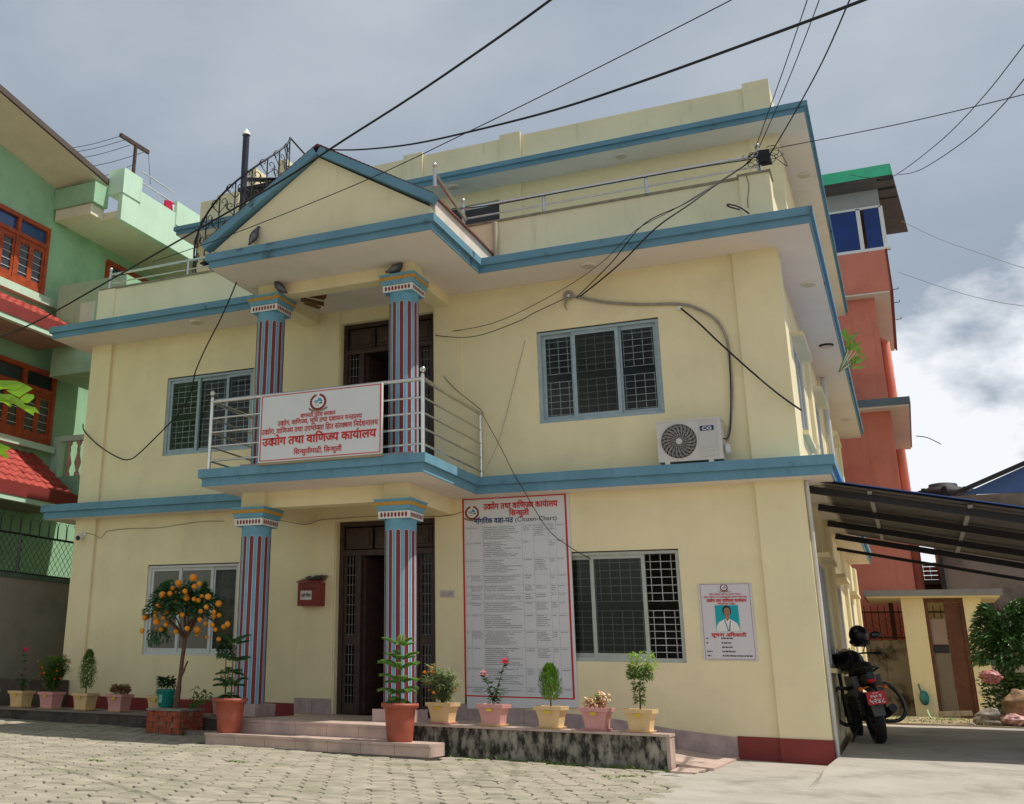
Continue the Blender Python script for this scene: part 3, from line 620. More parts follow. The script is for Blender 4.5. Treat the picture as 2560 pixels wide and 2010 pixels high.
# lower terrace canopy with parapet running back
p0=ax(180,504,GX); 
zc0=ax(300,546,GX+1.5).z
y0c=ax(300,546,GX+1.5).y; y1c=y0c+7
zt=ax(310,460,GX+1.5).z
mb=MB(); mb.box(GX,y0c-.1,zc0-.0,GX+1.5,y1c,zc0+.16); mb.build('canopy_slab',M('cream_eave_plaster',(.56,.50,.36)),GB)
mb=MB(); mb.box(GX+.0,y0c-.6,zc0+.25,GX+1.2,y0c-.11,zc0+.75); mb.build('canopy_end_beam',GRN,GB)
mb=MB(); mb.box(GX+.05,y0c-.55,zc0-.02,GX+1.1,y0c-.11,zc0+.24); mb.build('canopy_end_beam',M('cream_eave_plaster',(.56,.50,.36)),GB)
mb=MB(); mb.box(GX+1.5,y0c-.12,zc0-.08,GX+1.62,y1c,zt); mb.build('canopy_parapet',GRN2,GB)
p=ax(330,420,GX+1.62); q=ax(290,425,GX+1.62)
yy0=y0c-.1; zz=ax(313,420,GX+1.62).z
mb=MB(); mb.box(GX+1.2,yy0-.05,zt-.3,GX+1.64,yy0+.62,zz); mb.build('parapet_post',GRN2,GB)
p=ax(442,503,GX+1.62); p2=ax(490,543,GX+1.62)
mb=MB(); mb.box(GX+1.1,p.y,zt-.3,GX+1.64,p2.y+.25,p.z); mb.build('parapet_post',GRN2,GB)
for dzr in (0,-.28):
    a=ax(355,452,GX+1.5); mb=MB(); mb.tube([(GX+1.45,a.y,zt+.62+dzr),(GX+1.45,p.y+.1,zt+.62+dzr)],.02,6); mb.build('terrace_rail',M('pale_steel',(.5,.52,.54),.4),GB)
ct=[ax(411,500,GX+1.5),ax(425,503,GX+1.5),ax(432,512,GX+1.5),ax(433,536,GX+1.5),ax(408,522,GX+1.5)]
mb=MB(); mb.prism([tuple(v) for v in ct],(.04,.02,0)); cl=mb.build('hanging_cloth',M('crimson_cloth',(.45,.01,.06),.9,.2,20)); tag(cl,'crimson and white cloth hung to dry on the green house roof rail','cloth')
mb=MB(); mb.prism([tuple(v+Vector((.05,.0,0))) for v in (ax(425,512,GX+1.5),ax(434,514,GX+1.5),ax(435,536,GX+1.5),ax(428,532,GX+1.5))],(.02,.02,0)); mb.build('white_hem',WHT,cl)
# rooftop T post for clothes lines
tp=thing('line_post','rusty T shaped clothes line post on the green house roof','post')
y_=ax(334,425,GX+1.0).y; zb_=ax(334,425,GX+1.0).z; zt_=ax(338,358,GX+1.0).z
mb=MB(); mb.tube([(GX+1,y_,zb_-.4),(GX+1,y_,zt_)],.045,8); mb.build('post_shaft',M('rusty_iron',(.07,.04,.035),.8,.4,9,.4),tp)
a=ax(301,337,GX+1.0); b=ax(371,381,GX+1.0)
mb=MB(); mb.bar((a.x,a.y,a.z),(b.x,b.y,b.z),.07,.09); mb.build('cross_arm',M('rusty_iron',(.07,.04,.035)),tp)
for (s,e) in (((305,339),(150,374)),((312,350),(158,384)),((324,363),(176,399)),((358,381),(200,421)),((330,413),(235,445))):
    a=ax(*s,GX+1.0); b=ax(*e,GX-1.5); m=(a+b)/2-Vector((0,0,.05)); mb=MB(); mb.tube(smooth_path([a,m,b],4),.009,4); mb.build('line_wire',CAB,tp)
a=ax(371,384,GX+1); b=ax(376,461,GX+1.4); mb=MB(); mb.tube([a,b],.008,4); mb.build('line_wire',CAB,tp)
def gwindow(corn,parts,curtainy=True):
    """corn: four source-photo corners TL,TR,BR,BL laid on the wall plane; returns y/z mapping"""
    P=[ax(u,v,GX) for u,v in corn]; y0=min(P[0].y,P[3].y); y1=max(P[1].y,P[2].y); zt=(P[0].z+P[1].z)/2; zb=(P[2].z+P[3].z)/2
    y0=y1-1.95
    def bx(mb,a,b,c,d,t0,t1): mb.box(GX+t0,a,c,GX+t1,b,d)
    f=MB(); t=.10; bx(f,y0,y0+t,zb,zt,-.02,.10); bx(f,y1-t,y1,zb,zt,-.02,.10); bx(f,y0+t,y1-t,zt-t,zt,-.02,.10); bx(f,y0+t,y1-t,zb,zb+t,-.02,.10)
    zm=zt-.42; bx(f,y0+t,y1-t,zm-.09,zm,-.01,.11); ym=(y0+y1)/2; bx(f,ym-.05,ym+.05,zb+t,zm-.09,-.01,.10); bx(f,ym-.05,ym+.05,zm,zt-t,-.01,.10)
    W_=f.build('timber_window',WOODR,GB)
    for a,b in ((y0+t,ym-.05),(ym+.05,y1-t)):
        g=MB(); bx(g,a,b,zm,zt-t,.02,.03); g.build('pane',GLASSD if parts else GLASSU,W_)
        h=(a+b)/2
        for c,d in ((a,h),(h,b)):
            s=MB(); w=.07
            bx(s,c,c+w,zb+t,zm-.09,.03,.08); bx(s,d-w,d,zb+t,zm-.09,.03,.08); bx(s,c+w,d-w,zm-.09-.1,zm-.09,.03,.08); bx(s,c+w,d-w,zb+t,zb+t+.12,.03,.08)
            K=6; wv=(d-c-2*w)/K
            for i in range(K): bx(s,c+w+i*wv,c+w+(i+1)*wv,zm-.19-.02-.02*abs(math.sin(i*1.3)),zm-.19,.03,.07)
            s.build('casement',WOODR,W_)
            g=MB(); bx(g,c+w,d-w,zb+t+.12,zm-.19,.045,.05); g.build('pane',GLASSD,W_)
            k=zb+.3; s=MB()
            while k<zm-.2: bx(s,c+w,d-w,k,k+.012,.055,.065); k+=.17
            s.build('window_grille',IRONG,W_)
    return y0,y1,zb,zt
GLASSD=M('dark_reflective_pane',(.03,.035,.04),.06,.2,2,0,spec=.7); GLASSU=M('blue_reflective_pane',(.02,.07,.2),.06,.2,2,0,spec=.7)
w1=gwindow([(0,514),(120.7,575),(98,744),(0,690)],0); w2=gwindow([(0,891),(137,938),(114,1118),(0,1082)],1)
f=MB(); yy=w1[1]-2.1; f.box(GX+.03,yy-.05,w1[2]+.1,GX+.55,yy,w1[3]-.5); f.build('open_casement',WOODR,GB)
for (a,b,c,d) in ((w1[0]-2.6,w1[1]-2.6,w1[2],w1[3]),(w2[0]-2.6,w2[1]-2.6,w2[2],w2[3])):
    pass
# third window further back, partly behind the office terrace
P1=ax(265,650,GX); P2=ax(355,698,GX)
f=MB(); f.box(GX-.02,P1.y,P1.z-1.7,GX+.09,P1.y+.12,P1.z); f.box(GX-.02,P1.y+.121,P1.z-.14,GX+.09,P1.y+1.7,P1.z); f.box(GX-.02,P1.y+.121,P1.z-.6,GX+.09,P1.y+1.7,P1.z-.5); f.box(GX-.02,P1.y+.8,P1.z-.499,GX+.09,P1.y+.9,P1.z-.141); W3=f.build('timber_window',WOODR,GB)
f=MB(); f.box(GX+.02,P1.y+.12,P1.z-1.7,GX+.03,P1.y+1.7,P1.z-.14); f.build('pane',GLASSU,W3)
# window aprons, tiled awnings with red fascia
def awning(A_,B_,x1,zd,rows,cols,name,xin=0):
    """A_,B_ : (y,z) of the top edge ends on the wall"""
    (ya,za),(yb,zb)=A_,B_
    root=MB(); root.add([(GX,ya,za-.06),(GX,yb,zb-.06),(GX+x1,yb,zb-zd-.06),(GX+x1,ya,za-zd-.06),(GX,ya,za-.12),(GX,yb,zb-.12),(GX+x1,yb,zb-zd-.12),(GX+x1,ya,za-zd-.12)],[(0,3,2,1),(4,5,6,7),(0,1,5,4),(1,2,6,5),(2,3,7,6),(3,0,4,7)])
    AW=root.build(name,M('awning_board',(.2,.05,.04),.8),GB)
    pm=MB(); wy=(yb-ya)/cols; wx=x1/rows; s=zd/x1
    # one curved tile, shared by all of them
    pm.add([(-.0,0,.0),(-.0,wy*.5,.035),(-.0,wy*.98,0),(wx*1.12,0,.035-s*wx*1.12),(wx*1.12,wy*.5,.07-s*wx*1.12),(wx*1.12,wy*.98,.035-s*wx*1.12),(wx*1.12,0,.0-s*wx*1.12),(wx*1.12,wy*.98,.0-s*wx*1.12)],[(0,3,4,1),(1,4,5,2),(3,6,7,5,4)])
    me=pm.mesh('roof_tile',TILE)
    for i in range(rows):
        for j in range(cols):
            o=bpy.data.objects.new('roof_tile',me); COL.objects.link(o); o.parent=AW
            o.location=(GX+i*wx,ya+j*wy+(wy*.5 if i%2 else 0)*0,za-s*i*wx-.05+rnd.uniform(-.006,.006)); o.rotation_euler=(rnd.uniform(-.02,.02),rnd.uniform(-.03,.03),rnd.uniform(-.02,.02))
    f=MB(); f.box(GX+x1+.02,ya,za-zd-.30,GX+x1+.07,yb+.05,za-zd-.04); f.build('awning_fascia',RED,GB)
    f=MB(); f.box(GX+x1-.05,ya,za-zd-.40,GX+x1+.055,yb-.1,za-zd-.303); f.build('awning_trim',GRN2,GB)
    f=MB(); f.box(GX,ya,za-zd-.37,GX+x1-.051,yb,za-zd-.30); f.build('awning_soffit',M('brown_soffit',(.33,.25,.20),.9),GB)
a=ax(0,730,GX); b=ax(175,806,GX+.9)
ya=-2.0; ztop=w1[2]-.28
awning((ya,ztop),(b.y,ztop),1.1,.62,5,int((b.y-ya)/.22),'tiled_awning')
b=ax(190,1195,GX+1.2); ztop=w2[2]-.20
awning((ya,ztop),(b.y,ztop),1.2,.95,6,int((b.y-ya)/.22),'tiled_awning')
f=MB(); f.box(GX-.0,ya,w2[2]-.16,GX+.16,w2[1]+.08,w2[2]-.02); f.build('window_sill',GRN2,GB)
f=MB(); f.box(GX-.0,ya,w1[2]-.20,GX+.14,w1[1]+.5,w1[2]-.02); f.build('window_sill',GRN2,GB)
# small wing wall with balusters
P=ax(128,1085,GX); Q=ax(210,1080,GX+1.0)
yb_=P.y+.1; f=MB(); f.box(GX,yb_,Q.z-.12,GX+2.4,yb_+.14,Q.z); f.build('balcony_coping',GRN2,GB)
f=MB(); f.box(GX,yb_+.02,Q.z-1.7,GX+2.4,yb_+.12,Q.z-.9); f.build('balcony_wall',GRN,GB)
f=MB(); f.box(GX,yb_-.02,Q.z-1.0,GX+.2,yb_+.16,Q.z-.0); f.build('balcony_pier',GRN2,GB)
for i in range(5):
    f=MB(); f.lathe([(.06,0),(.06,.06),(.03,.12),(.075,.3),(.03,.5),(.04,.6),(.025,.66),(.06,.72),(.06,.78)],(GX+.42+i*.27,yb_+.07,Q.z-.9),10); f.build('baluster',M('pink_baluster',(.55,.33,.27),.7),GB)
# small green block beside the office corner
P=ax(195,760,GX+1.); f=MB(); f.box(GX+.4,P.y,P.z-1.6,GX+2.3,P.y+1.5,P.z+.5); f.build('side_block',GRN,GB)
f=MB(); f.box(GX+1.1,P.y-.02,P.z-.9,GX+1.5,P.y+.0,P.z-.0); f.build('block_recess',GRN2,GB)
# ground floor in shade
# compound wall with chain link fence between the plots
CX=-1.5
CW=thing('compound_wall','rendered boundary wall with mouldy green coping left of the office','wall')
mb=MB(); mb.box(CX-.2,-9,-.2,CX,2.6,2.38); mb.build('wall_body',CWALL,CW)
mb=MB(); mb.box(CX-.22,-9,2.382,CX+.02,2.6,2.46); mb.build('wall_coping',M('green_stained_coping',(.10,.15,.10),.9,.3,4,.4),CW)
FN=thing('chain_link_fence','black chain link fence with barbed spike posts on the left boundary wall','fence')
zf0=2.48; zf1=ax(169,1352,CX).z
mb=MB()
for s in (1,-1):
    k=-30
    while k<30:
        y0=k*.13; n=[];
        for t in range(2):
            z=zf0 if t==0 else zf1; y=y0+(0 if t==0 else s*(zf1-zf0)*.8)
            n.append((CX-.1+s*.004,y,z))
        a,b=n
        # clip to the fence run
        def cl(a,b):
            lo,hi=-6.0,2.2; d=b[1]-a[1]; t0,t1=0,1
            ta,tb=(lo-a[1])/d,(hi-a[1])/d
            if ta>tb: ta,tb=tb,ta
            t0,t1=max(t0,ta),min(t1,tb)
            if t0>=t1: return None
            L=lambda t:tuple(a[i]+(b[i]-a[i])*t for i in range(3)); return L(t0),L(t1)
        c=cl(a,b)
        if c: mb.tube(c,.0055,4,cap=False)
        k+=1
o=mb.build('fence_mesh',IRON,FN); o['kind']='stuff'
for z in (zf0,zf1): mb=MB(); mb.tube([(CX-.1,-6,z),(CX-.1,2.2,z)],.022,6); mb.build('fence_rail',IRON,FN)
for i in range(34):
    y=-6+i*.245; mb=MB(); mb.tube([(CX-.1,y,zf1),(CX-.1,y,zf1+.24)],.014,5); mb.tube([(CX-.14,y,zf1+.31),(CX-.1,y,zf1+.24),(CX-.06,y,zf1+.31)],.009,4); mb.build('fence_spike',IRON,FN)
for y in (-6,-2.4,.4,2.2): mb=MB(); mb.tube([(CX-.1,y,2.4),(CX-.1,y,zf1)],.028,6); mb.build('fence_post',M('fence_post_grey',(.12,.12,.12),.6),FN)
# ================================================================ neighbours on the right
RB=thing('salmon_building','tall salmon red building with glazed blue top floor behind the office','building')
Yr=16.
def r(u,v,y=Yr): return ay(u,v,y)
def rbox(name,x0,x1,z0,z1,y0,y1,m,par=RB): mb=MB(); mb.box(x0,y0,z0,x1,y1,z1); return mb.build(name,m,par)
xw=r(2186,745).x; zA=r(2117,738.6).z; 
xr0=r(2229,735).x; zpt=r(2217,622).z; zpb=r(2230,723.5).z
Dp=22.
rbox('wall',2,xw,-.2,zpb+.02,Yr+.35,Dp+9,SAL)
rbox('parapet_band',2,xr0,zpb,zpt,Yr,Dp,SAL)
rbox('balcony_soffit',2,xr0-.03,zpb-.05,zpb-.001,Yr+.03,Dp,SOF)
rbox('edge_trim',xr0,xr0+.05,zpb-.05,zpt,Yr-.02,Dp,M('dark_red_trim',(.16,.03,.03),.6))
zs1=r(2277,992).z; zs0=r(2277,1010).z; xs1=r(2275,1000).x
rbox('floor_band',2,xs1,zs0,zs1,Yr-.1,Dp,M('grey_blue_band',(.12,.17,.20),.7,.1)); rbox('balcony_soffit',2,xs1-.04,zs0-.05,zs0-.001,Yr-.05,Dp,SOF)
xg0=2.; zg1=zpt; zg2=r(2205,512).z; zg3=r(2190,466).z; xg1=r(2209,560).x-.02
rbox('glazing_sill',xg0,xg1+.1,zpt+.001,zpt+.08,Yr,Yr+.14,WHT)
rbox('grey_top_panel',xg0,xg1,zg2,zg3+.1,Yr+.08,Dp,M('grey_board',(.36,.36,.35),.7,.08,2))
xm=r(2158,600).x
for a,b in ((xm-2.0,xm-.09),(xm+.09,xg1-.05),(xm-3.9,xm-2.1)):
    w=rbox('top_floor_window',a,b,zpt+.09,zg2-.03,Yr+.05,Yr+.07,GLASSB)
    rbox('window_bar',b,b+.1,zpt+.081,zg2,Yr+.04,Yr+.1,WHT,w)
rbox('window_head',xg0,xg1,zg2-.029,zg2+.03,Yr+.04,Yr+.079,WHT)
rbox('side_glazing',xg1-.06,xg1,zpt+.081,zg2-.03,Yr+.1,Dp,GLASSB)
# roof sheets
a=r(2050,458,Yr-.6); b=r(2231,434,Yr-.6); zR=b.z
mb=MB(); xe=b.x
mb.add([(2,Yr-.6,zR-.02),(xe,Yr-.6,zR-.02),(xe+.3,Dp-3,zR-.35),(2,Dp-3,zR-.35),(2,Yr-.6,zR+.02),(xe,Yr-.6,zR+.02),(xe+.3,Dp-3,zR-.31),(2,Dp-3,zR-.31)],[(0,3,2,1),(4,5,6,7),(0,1,5,4),(1,2,6,5),(2,3,7,6),(3,0,4,7)]); mb.build('roof_sheet',SHEETD,RB)
mb=MB(); mb.prism([(xe-5,Yr-.62,zR-.02),(xe+.0,Yr-.62,zR-.02),(xe-.02,Yr-.45,zR+.38),(xe-5,Yr-.45,zR+.38)],(0,.03,0)); mb.build('green_roof_fringe',SHEETG,RB)
for i in range(6): 
    t=i/6; mb=MB(); mb.box(xg1,Yr-.5+t*3.5,zR-.09-t*.2,xe+.25*t,Yr-.44+t*3.5,zR-.03-t*.2); mb.build('roof_purlin',IRON,RB)
for u,v,u2,v2 in ((2198,893,2232,980),(2190,1140,2230,1270)): pass
xp=xw+.12
mb=MB(); mb.tube([(xp,Yr+3.0,zs1),(xp,Yr+3.0,zpb-.6),(xp-.2,Yr+3.0,zpb-.5)],.13,10); mb.build('drain_pipe',SAL,RB)
mb=MB(); mb.tube([(xp,Yr+3.0,-.1),(xp,Yr+3.0,zs0-.6)],.13,10); mb.build('drain_pipe',SAL,RB)
for v in (724,757,799):
    a=r(2232+ (v-724)*.1,v,Yr+1.5); mb=MB(); mb.tube([a,a+Vector((.14,0,.01)),a+Vector((.14,0,.06))],.012,5); mb.build('bracket_hook',IRON,RB)
# far rendered house with a blue gable and water tank
GH=thing('grey_house','mould streaked grey rendered house with blue sheet gable at far right','building')
Y=18.; 
def g(u,v): return ay(u,v,Y)
p=[g(2352,1490),g(2352,1262),g(2405,1236),g(2700,1210)]
mb=MB(); mb.box(g(2354,1400).x,Y,-.2,20,Y+6,g(2460,1236).z); mb.build('house_wall',GREY,GH)
a,b,c_=g(2405,1236),g(2640,1130),g(2640,1236)
mb=MB(); mb.prism([tuple(a),tuple(c_+Vector((6,0,0))),tuple(b+Vector((6,0,.2))),tuple(b)],(0,.1,0)); mb.build('gable_sheet',SHEETB,GH)
mb=MB(); mb.bar(a+Vector((-.2,-.1,0)),b+Vector((0,-.1,.05)),.5,.06); mb.build('verge',IRON,GH)
mb=MB(); mb.box(g(2352,1400).x-.06,Y-.1,0,g(2352,1400).x+.04,Y-.02,g(2352,1255).z); mb.build('corner_post',IRON,GH)
TK=thing('water_tank','black ribbed plastic water tank on the roof beside the blue gable','tank',(0,0,0))
c0=g(2369,1262)+Vector((0,1.2,.22)); rr_=.72
mb=MB(); mb.lathe([(rr_*.98,-.9),(rr_,-.6),(rr_*.97,-.55),(rr_,-.5),(rr_,-.15),(rr_*.96,-.1),(rr_,-.05),(rr_,.22),(rr_*.93,.32),(rr_*.5,.42),(rr_*.48,.5),(rr_*.35,.52)],c0,24); mb.build('tank_body',BLK,TK)
for k in range(8):
    a=2*PI*k/8; mb=MB(); mb.bar(c0+Vector((rr_*.98*math.cos(a),rr_*.98*math.sin(a),-.5)),c0+Vector((rr_*.98*math.cos(a),rr_*.98*math.sin(a),.34)),.1); mb.build('tank_rib',BLK,TK)
mb=MB(); mb.box(g(2352,1400).x,Y+.3,g(2460,1236).z-.4,c0.x+1,Y+3,c0.z-.9); mb.build('tank_base',GREY,GH)
# shed behind, mossy retaining wall, spiked fence, outhouse
SH_=thing('tiled_shed','small shed with faded brown tiled roof seen between the salmon building and the grey house','shed')
y2=22.; a=ay(2300,1405,y2); b=ay(2356,1445,y2)
mb=MB(); mb.box(a.x-.3,y2,0,b.x+.3,y2+2,ay(2300,1452,y2).z); mb.build('shed_wall',GREY,SH_)
zt=ay(2300,1402,y2).z; zb=ay(2300,1450,y2).z
for i in range(4):
    for j in range(8):
        mb=MB(); x=a.x-.3+j*.18; z=zb+(zt-zb)*i/4; mb.box(x,y2-.35+i*.16,z,x+.172,y2-.15+i*.16,z+.09); mb.build('roof_tile',M('faded_brown_tile',(.17,.075,.05),.85,.3),SH_)
mb=MB(); mb.box(a.x-.3,y2-.4,zb-.16,b.x+.3,y2-.36,zb-.03); mb.build('shed_gutter',M('grey_blue_band',(.12,.17,.20)),SH_)
RW=thing('retaining_wall','mossy stained retaining wall under the spiked fence behind the motorcycle','wall')
y3=15.6
z1=ay(2200,1598,y3).z
for i in range(5):
    mb=MB(); x=11.0+i*.42; mb.box(x,y3,-.1,x+.412,y3+.25,z1-.02-.02*(i%2)); mb.build('wall_block',M('mossy_pale_plaster',(.42,.39,.32),.95,.15,3,.8,30,dirt=(.07,.055,.035),dscale=1.6,damt=.9,dlo=.5,dhi=.62),RW)
mb=MB(); mb.box(12.9+.205,y3,-.1,19,y3+.25,z1-.03); mb.build('wall_block',M('mossy_pale_plaster',(.42,.39,.32)),RW)
F2=thing('spiked_fence','rust red spiked iron fence with mesh on the retaining wall','fence')
z2=ay(2200,1530,y3).z; RI=M('rusty_red_iron',(.06,.025,.02),.7,.3,9,.3)
for z in (z1+.04,z2): mb=MB(); mb.bar((11,y3+.1,z),(18,y3+.1,z),.035); mb.build('fence_rail',RI,F2)
for i in range(46):
    x=11.05+i*.15; big=(abs(x-12.06)<.07); mb=MB(); mb.bar((x,y3+.1,z1+.0),(x,y3+.1,z2+(.32 if big else .15)),.10 if big else .018); mb.build('fence_post' if big else 'fence_bar',RI,F2)
mb=MB()
for i in range(30):
    x=11+i*.16; mb.bar((x,y3+.12,z1),(x+(z2-z1),y3+.12,z2),.006); mb.bar((x,y3+.125,z2),(x+(z2-z1),y3+.125,z1),.006)
o=mb.build('fence_mesh',RI,F2); o['kind']='stuff'
OH=thing('outhouse','small cream outhouse with flat concrete roof and brown door at the end of the lane','shed')
y4=14.; q=lambda u,v: ay(u,v,y4)
zr1=q(2300,1477).z; zr0=q(2300,1492).z
xs=[q(2290,1600).x-.35,0]
xa,xb=q(2270,1640).x,q(2318,1640).x; xc,xd=q(2426,1640).x,q(2470,1640).x
rbox('flat_roof',q(2159,1485).x,xd+.45,zr0,zr1,y4-.35,y4+2.,M('roof_concrete',(.24,.245,.25),.9,.15,2,.4),OH)
rbox('roof_soffit',q(2165,1485).x,xd+.4,zr0-.03,zr0-.001,y4-.3,y4+1.9,YEL,OH)
mb=MB(); mb.prism([(q(2290,1790).x,y4,.1),(q(2347,1795).x,y4,.1),(xb-.0,y4,zr0-.03),(q(2252,1497).x,y4,zr0-.03)],(0,.25,0)); 
mb=MB(); mb.box(q(2265,1600).x,y4,.1,q(2322,1600).x,y4+.2,zr0-.031); mb.build('wall_panel',YEL,OH)
mb=MB(); mb.box(q(2422,1600).x,y4,.1,q(2468,1600).x,y4+.2,zr0-.031); mb.build('wall_panel',YEL,OH)
mb=MB(); mb.box(q(2265,1600).x,y4+1.8,.1,q(2468,1600).x,y4+1.9,zr0-.031); mb.build('back_wall',YEL,OH)
mb=MB(); mb.box(q(2265,1600).x,y4+.21,.1,q(2265,1600).x+.12,y4+1.79,zr0-.031); mb.build('side_wall',YEL,OH)
x0_,x1_=q(2322,1600).x+.003,q(2422,1600).x-.003; DW=M('rust_brown_door',(.12,.045,.022),.6,.25,4,.2)
f=MB(); f.box(x0_,y4+.04,.12,x0_+.07,y4+.14,zr0-.04); f.box(x1_-.07,y4+.04,.12,x1_,y4+.14,zr0-.04); f.box(x0_+.07,y4+.04,zr0-.12,x1_-.07,y4+.14,zr0-.04); D=f.build('door_frame',DW,OH)
xm=x0_+(x1_-x0_)*.5
f=MB(); f.box(xm,y4+.08,.13,x1_-.071,y4+.12,zr0-.13); f.build('door_leaf',DW,OH)
f=MB(); f.box(x0_+.071,y4+.09,.13,xm-.01,y4+.12,1.55); f.build('door_panel',M('grey_brown_ply',(.20,.16,.12),.8),OH)
f=MB(); f.box(x0_+.071,y4+.09,1.75,xm-.01,y4+.12,2.3); f.build('fanlight_panel',M('pinkish_board',(.30,.22,.18),.8),OH)
f=MB(); f.box(x0_+.071,y4+.07,1.56,xm-.01,y4+.12,1.74); f.build('door_rail',IRON,OH)
# carport roof over the lane
CP=thing('carport','lean-to carport roof of blue topped metal sheets on black steel beams beside the office','carport')
sx_=-.212
def cz(x): return 3.315+(x-11.67)*sx_
def sheetx(x0,x1,y0,y1,dzz,m,name,par):
    mb=MB(); mb.add([(x0,y0,cz(x0)+dzz),(x1,y0,cz(x1)+dzz),(x1,y1,cz(x1)+dzz),(x0,y1,cz(x0)+dzz)]+[(x0,y0,cz(x0)+dzz+.012),(x1,y0,cz(x1)+dzz+.012),(x1,y1,cz(x1)+dzz+.012),(x0,y1,cz(x0)+dzz+.012)],[(0,3,2,1),(4,5,6,7),(0,1,5,4),(1,2,6,5),(2,3,7,6),(3,0,4,7)]); return mb.build(name,m,par)
ns=6; ys_=.3; 
for i in range(ns):
    # corrugated sheets, ribs running down the slope
    y0=ys_+i*.93; mb=MB(); K=28; 
    pr=[(y0+.95*k/K, .012*(1 if (k//2)%2 else -1)) for k in range(K+1)]
    mb.add([(11.68,y,cz(11.68)+h) for y,h in pr]+[(16,y,cz(16)+h) for y,h in pr],[(k,k+1,K+2+k,K+1+k) for k in range(K)]); mb.build('roof_sheet',SHEETD,CP)
    sheetx(11.68,16,y0+(.0 if i else 0),y0+.925,.020,SHEETB,'roof_sheet_top',CP)
mb=MB(); mb.box(11.9,.28,cz(11.9)-.0,12.0,.299,cz(11.9)+.01)
for y in (.55,2.2,4.0,5.75):
    mb=MB(); mb.bar((XR+.005,y,cz(XR)-.09),(16,y,cz(16)-.09),.06,.09); mb.build('roof_beam',IRON,CP)
mb=MB(); mb.bar((XR+.005,5.75,cz(XR)-.30),(16,5.75,cz(16)-.30),.05,.05); mb.build('roof_beam',IRON,CP)
for x in (12.25,13.3,14.4,15.5):
    mb=MB(); mb.bar((x,.4,cz(x)-.035),(x,5.85,cz(x)-.035),.05,.03); mb.build('roof_purlin',M('pale_steel_purlin',(.35,.35,.34),.5),CP)
for y in (.55,5.75): mb=MB(); mb.box(15.7,y-.04,0,15.78,y+.04,cz(15.74)-.14); mb.build('carport_post',IRON,CP)
# ================================================================ lettering helpers (built in text outlines, set letter by letter)
_gc={}
def glyph(ch):
    if ch in _gc: return _gc[ch]
    def ev(s):
        cu=bpy.data.curves.new('lettering','FONT'); cu.body=s; cu.size=1; cu.resolution_u=3
        o=bpy.data.objects.new('lettering',cu); 
        me=bpy.data.meshes.new_from_object(o)
        v=[(p.co.x,p.co.y) for p in me.vertices]; f=[tuple(p.vertices) for p in me.polygons]
        bpy.data.objects.remove(o); bpy.data.curves.remove(cu); bpy.data.meshes.remove(me); return v,f
    v,f=ev(ch); w,_=ev(ch+'l'); w0,_=ev('l')
    adv=max(a for a,b in w)-max(a for a,b in w0) if w else .3
    if ch=='ि': adv=.259
    _gc[ch]=(v,f,adv); return _gc[ch]
BOLD=.018
def clip(v,f,xc):
    bm=bmesh.new(); vs=[bm.verts.new((a,b,0)) for a,b in v]
    for q in f:
        try: bm.faces.new([vs[i] for i in q])
        except ValueError: pass
    bmesh.ops.bisect_plane(bm,geom=bm.verts[:]+bm.edges[:]+bm.faces[:],plane_co=(xc,0,0),plane_no=(1,0,0),clear_outer=True)
    bm.verts.index_update(); V=[(p.co.x,p.co.y) for p in bm.verts]; F=[tuple(p.index for p in q.verts) for q in bm.faces]; bm.free(); return V,F
HEAD=.622
def line(text):
    """visual order text; ^ half form, ~ rakar stroke, ` reph hook, < tuck the next letter under"""
    V=[];F=[]; x=0; last=0; i=0
    def put(v,f,dx):
        o=len(V); V.extend([(a+dx,b) for a,b in v]); F.extend([tuple(k+o for k in q) for q in f])
    while i<len(text):
        ch=text[i]; nx=text[i+1] if i+1<len(text) else ''
        if ch==' ': x+=.26
        elif ch=='<': x-=.21
        elif ch=='~':
            p=[(x-.30,-.02),(x-.26,-.07),(x-.10,.10),(x-.12,.16)]; put(p,[(0,1,2,3)],0)
        elif ch=='`':
            P=[];Q=[]
            for k in range(6):
                t=PI*.25+PI*.85*k/5; P.append((x-.10+.10*math.cos(t),HEAD+.09+.10*math.sin(t))); Q.append((x-.10+.045*math.cos(t),HEAD+.09+.045*math.sin(t)))
            put(P+Q,[(k,k+1,7+k,6+k) for k in range(5)],0)
        elif ch=='^': pass
        else:
            v,f,adv=glyph(ch)
            if nx=='^':
                xc=adv-.155; v2,f2=clip(v,f,xc); put(v2,f2,x); x+=xc+.0
            else: put(v,f,x); x+=adv
        i+=1
    return V,F
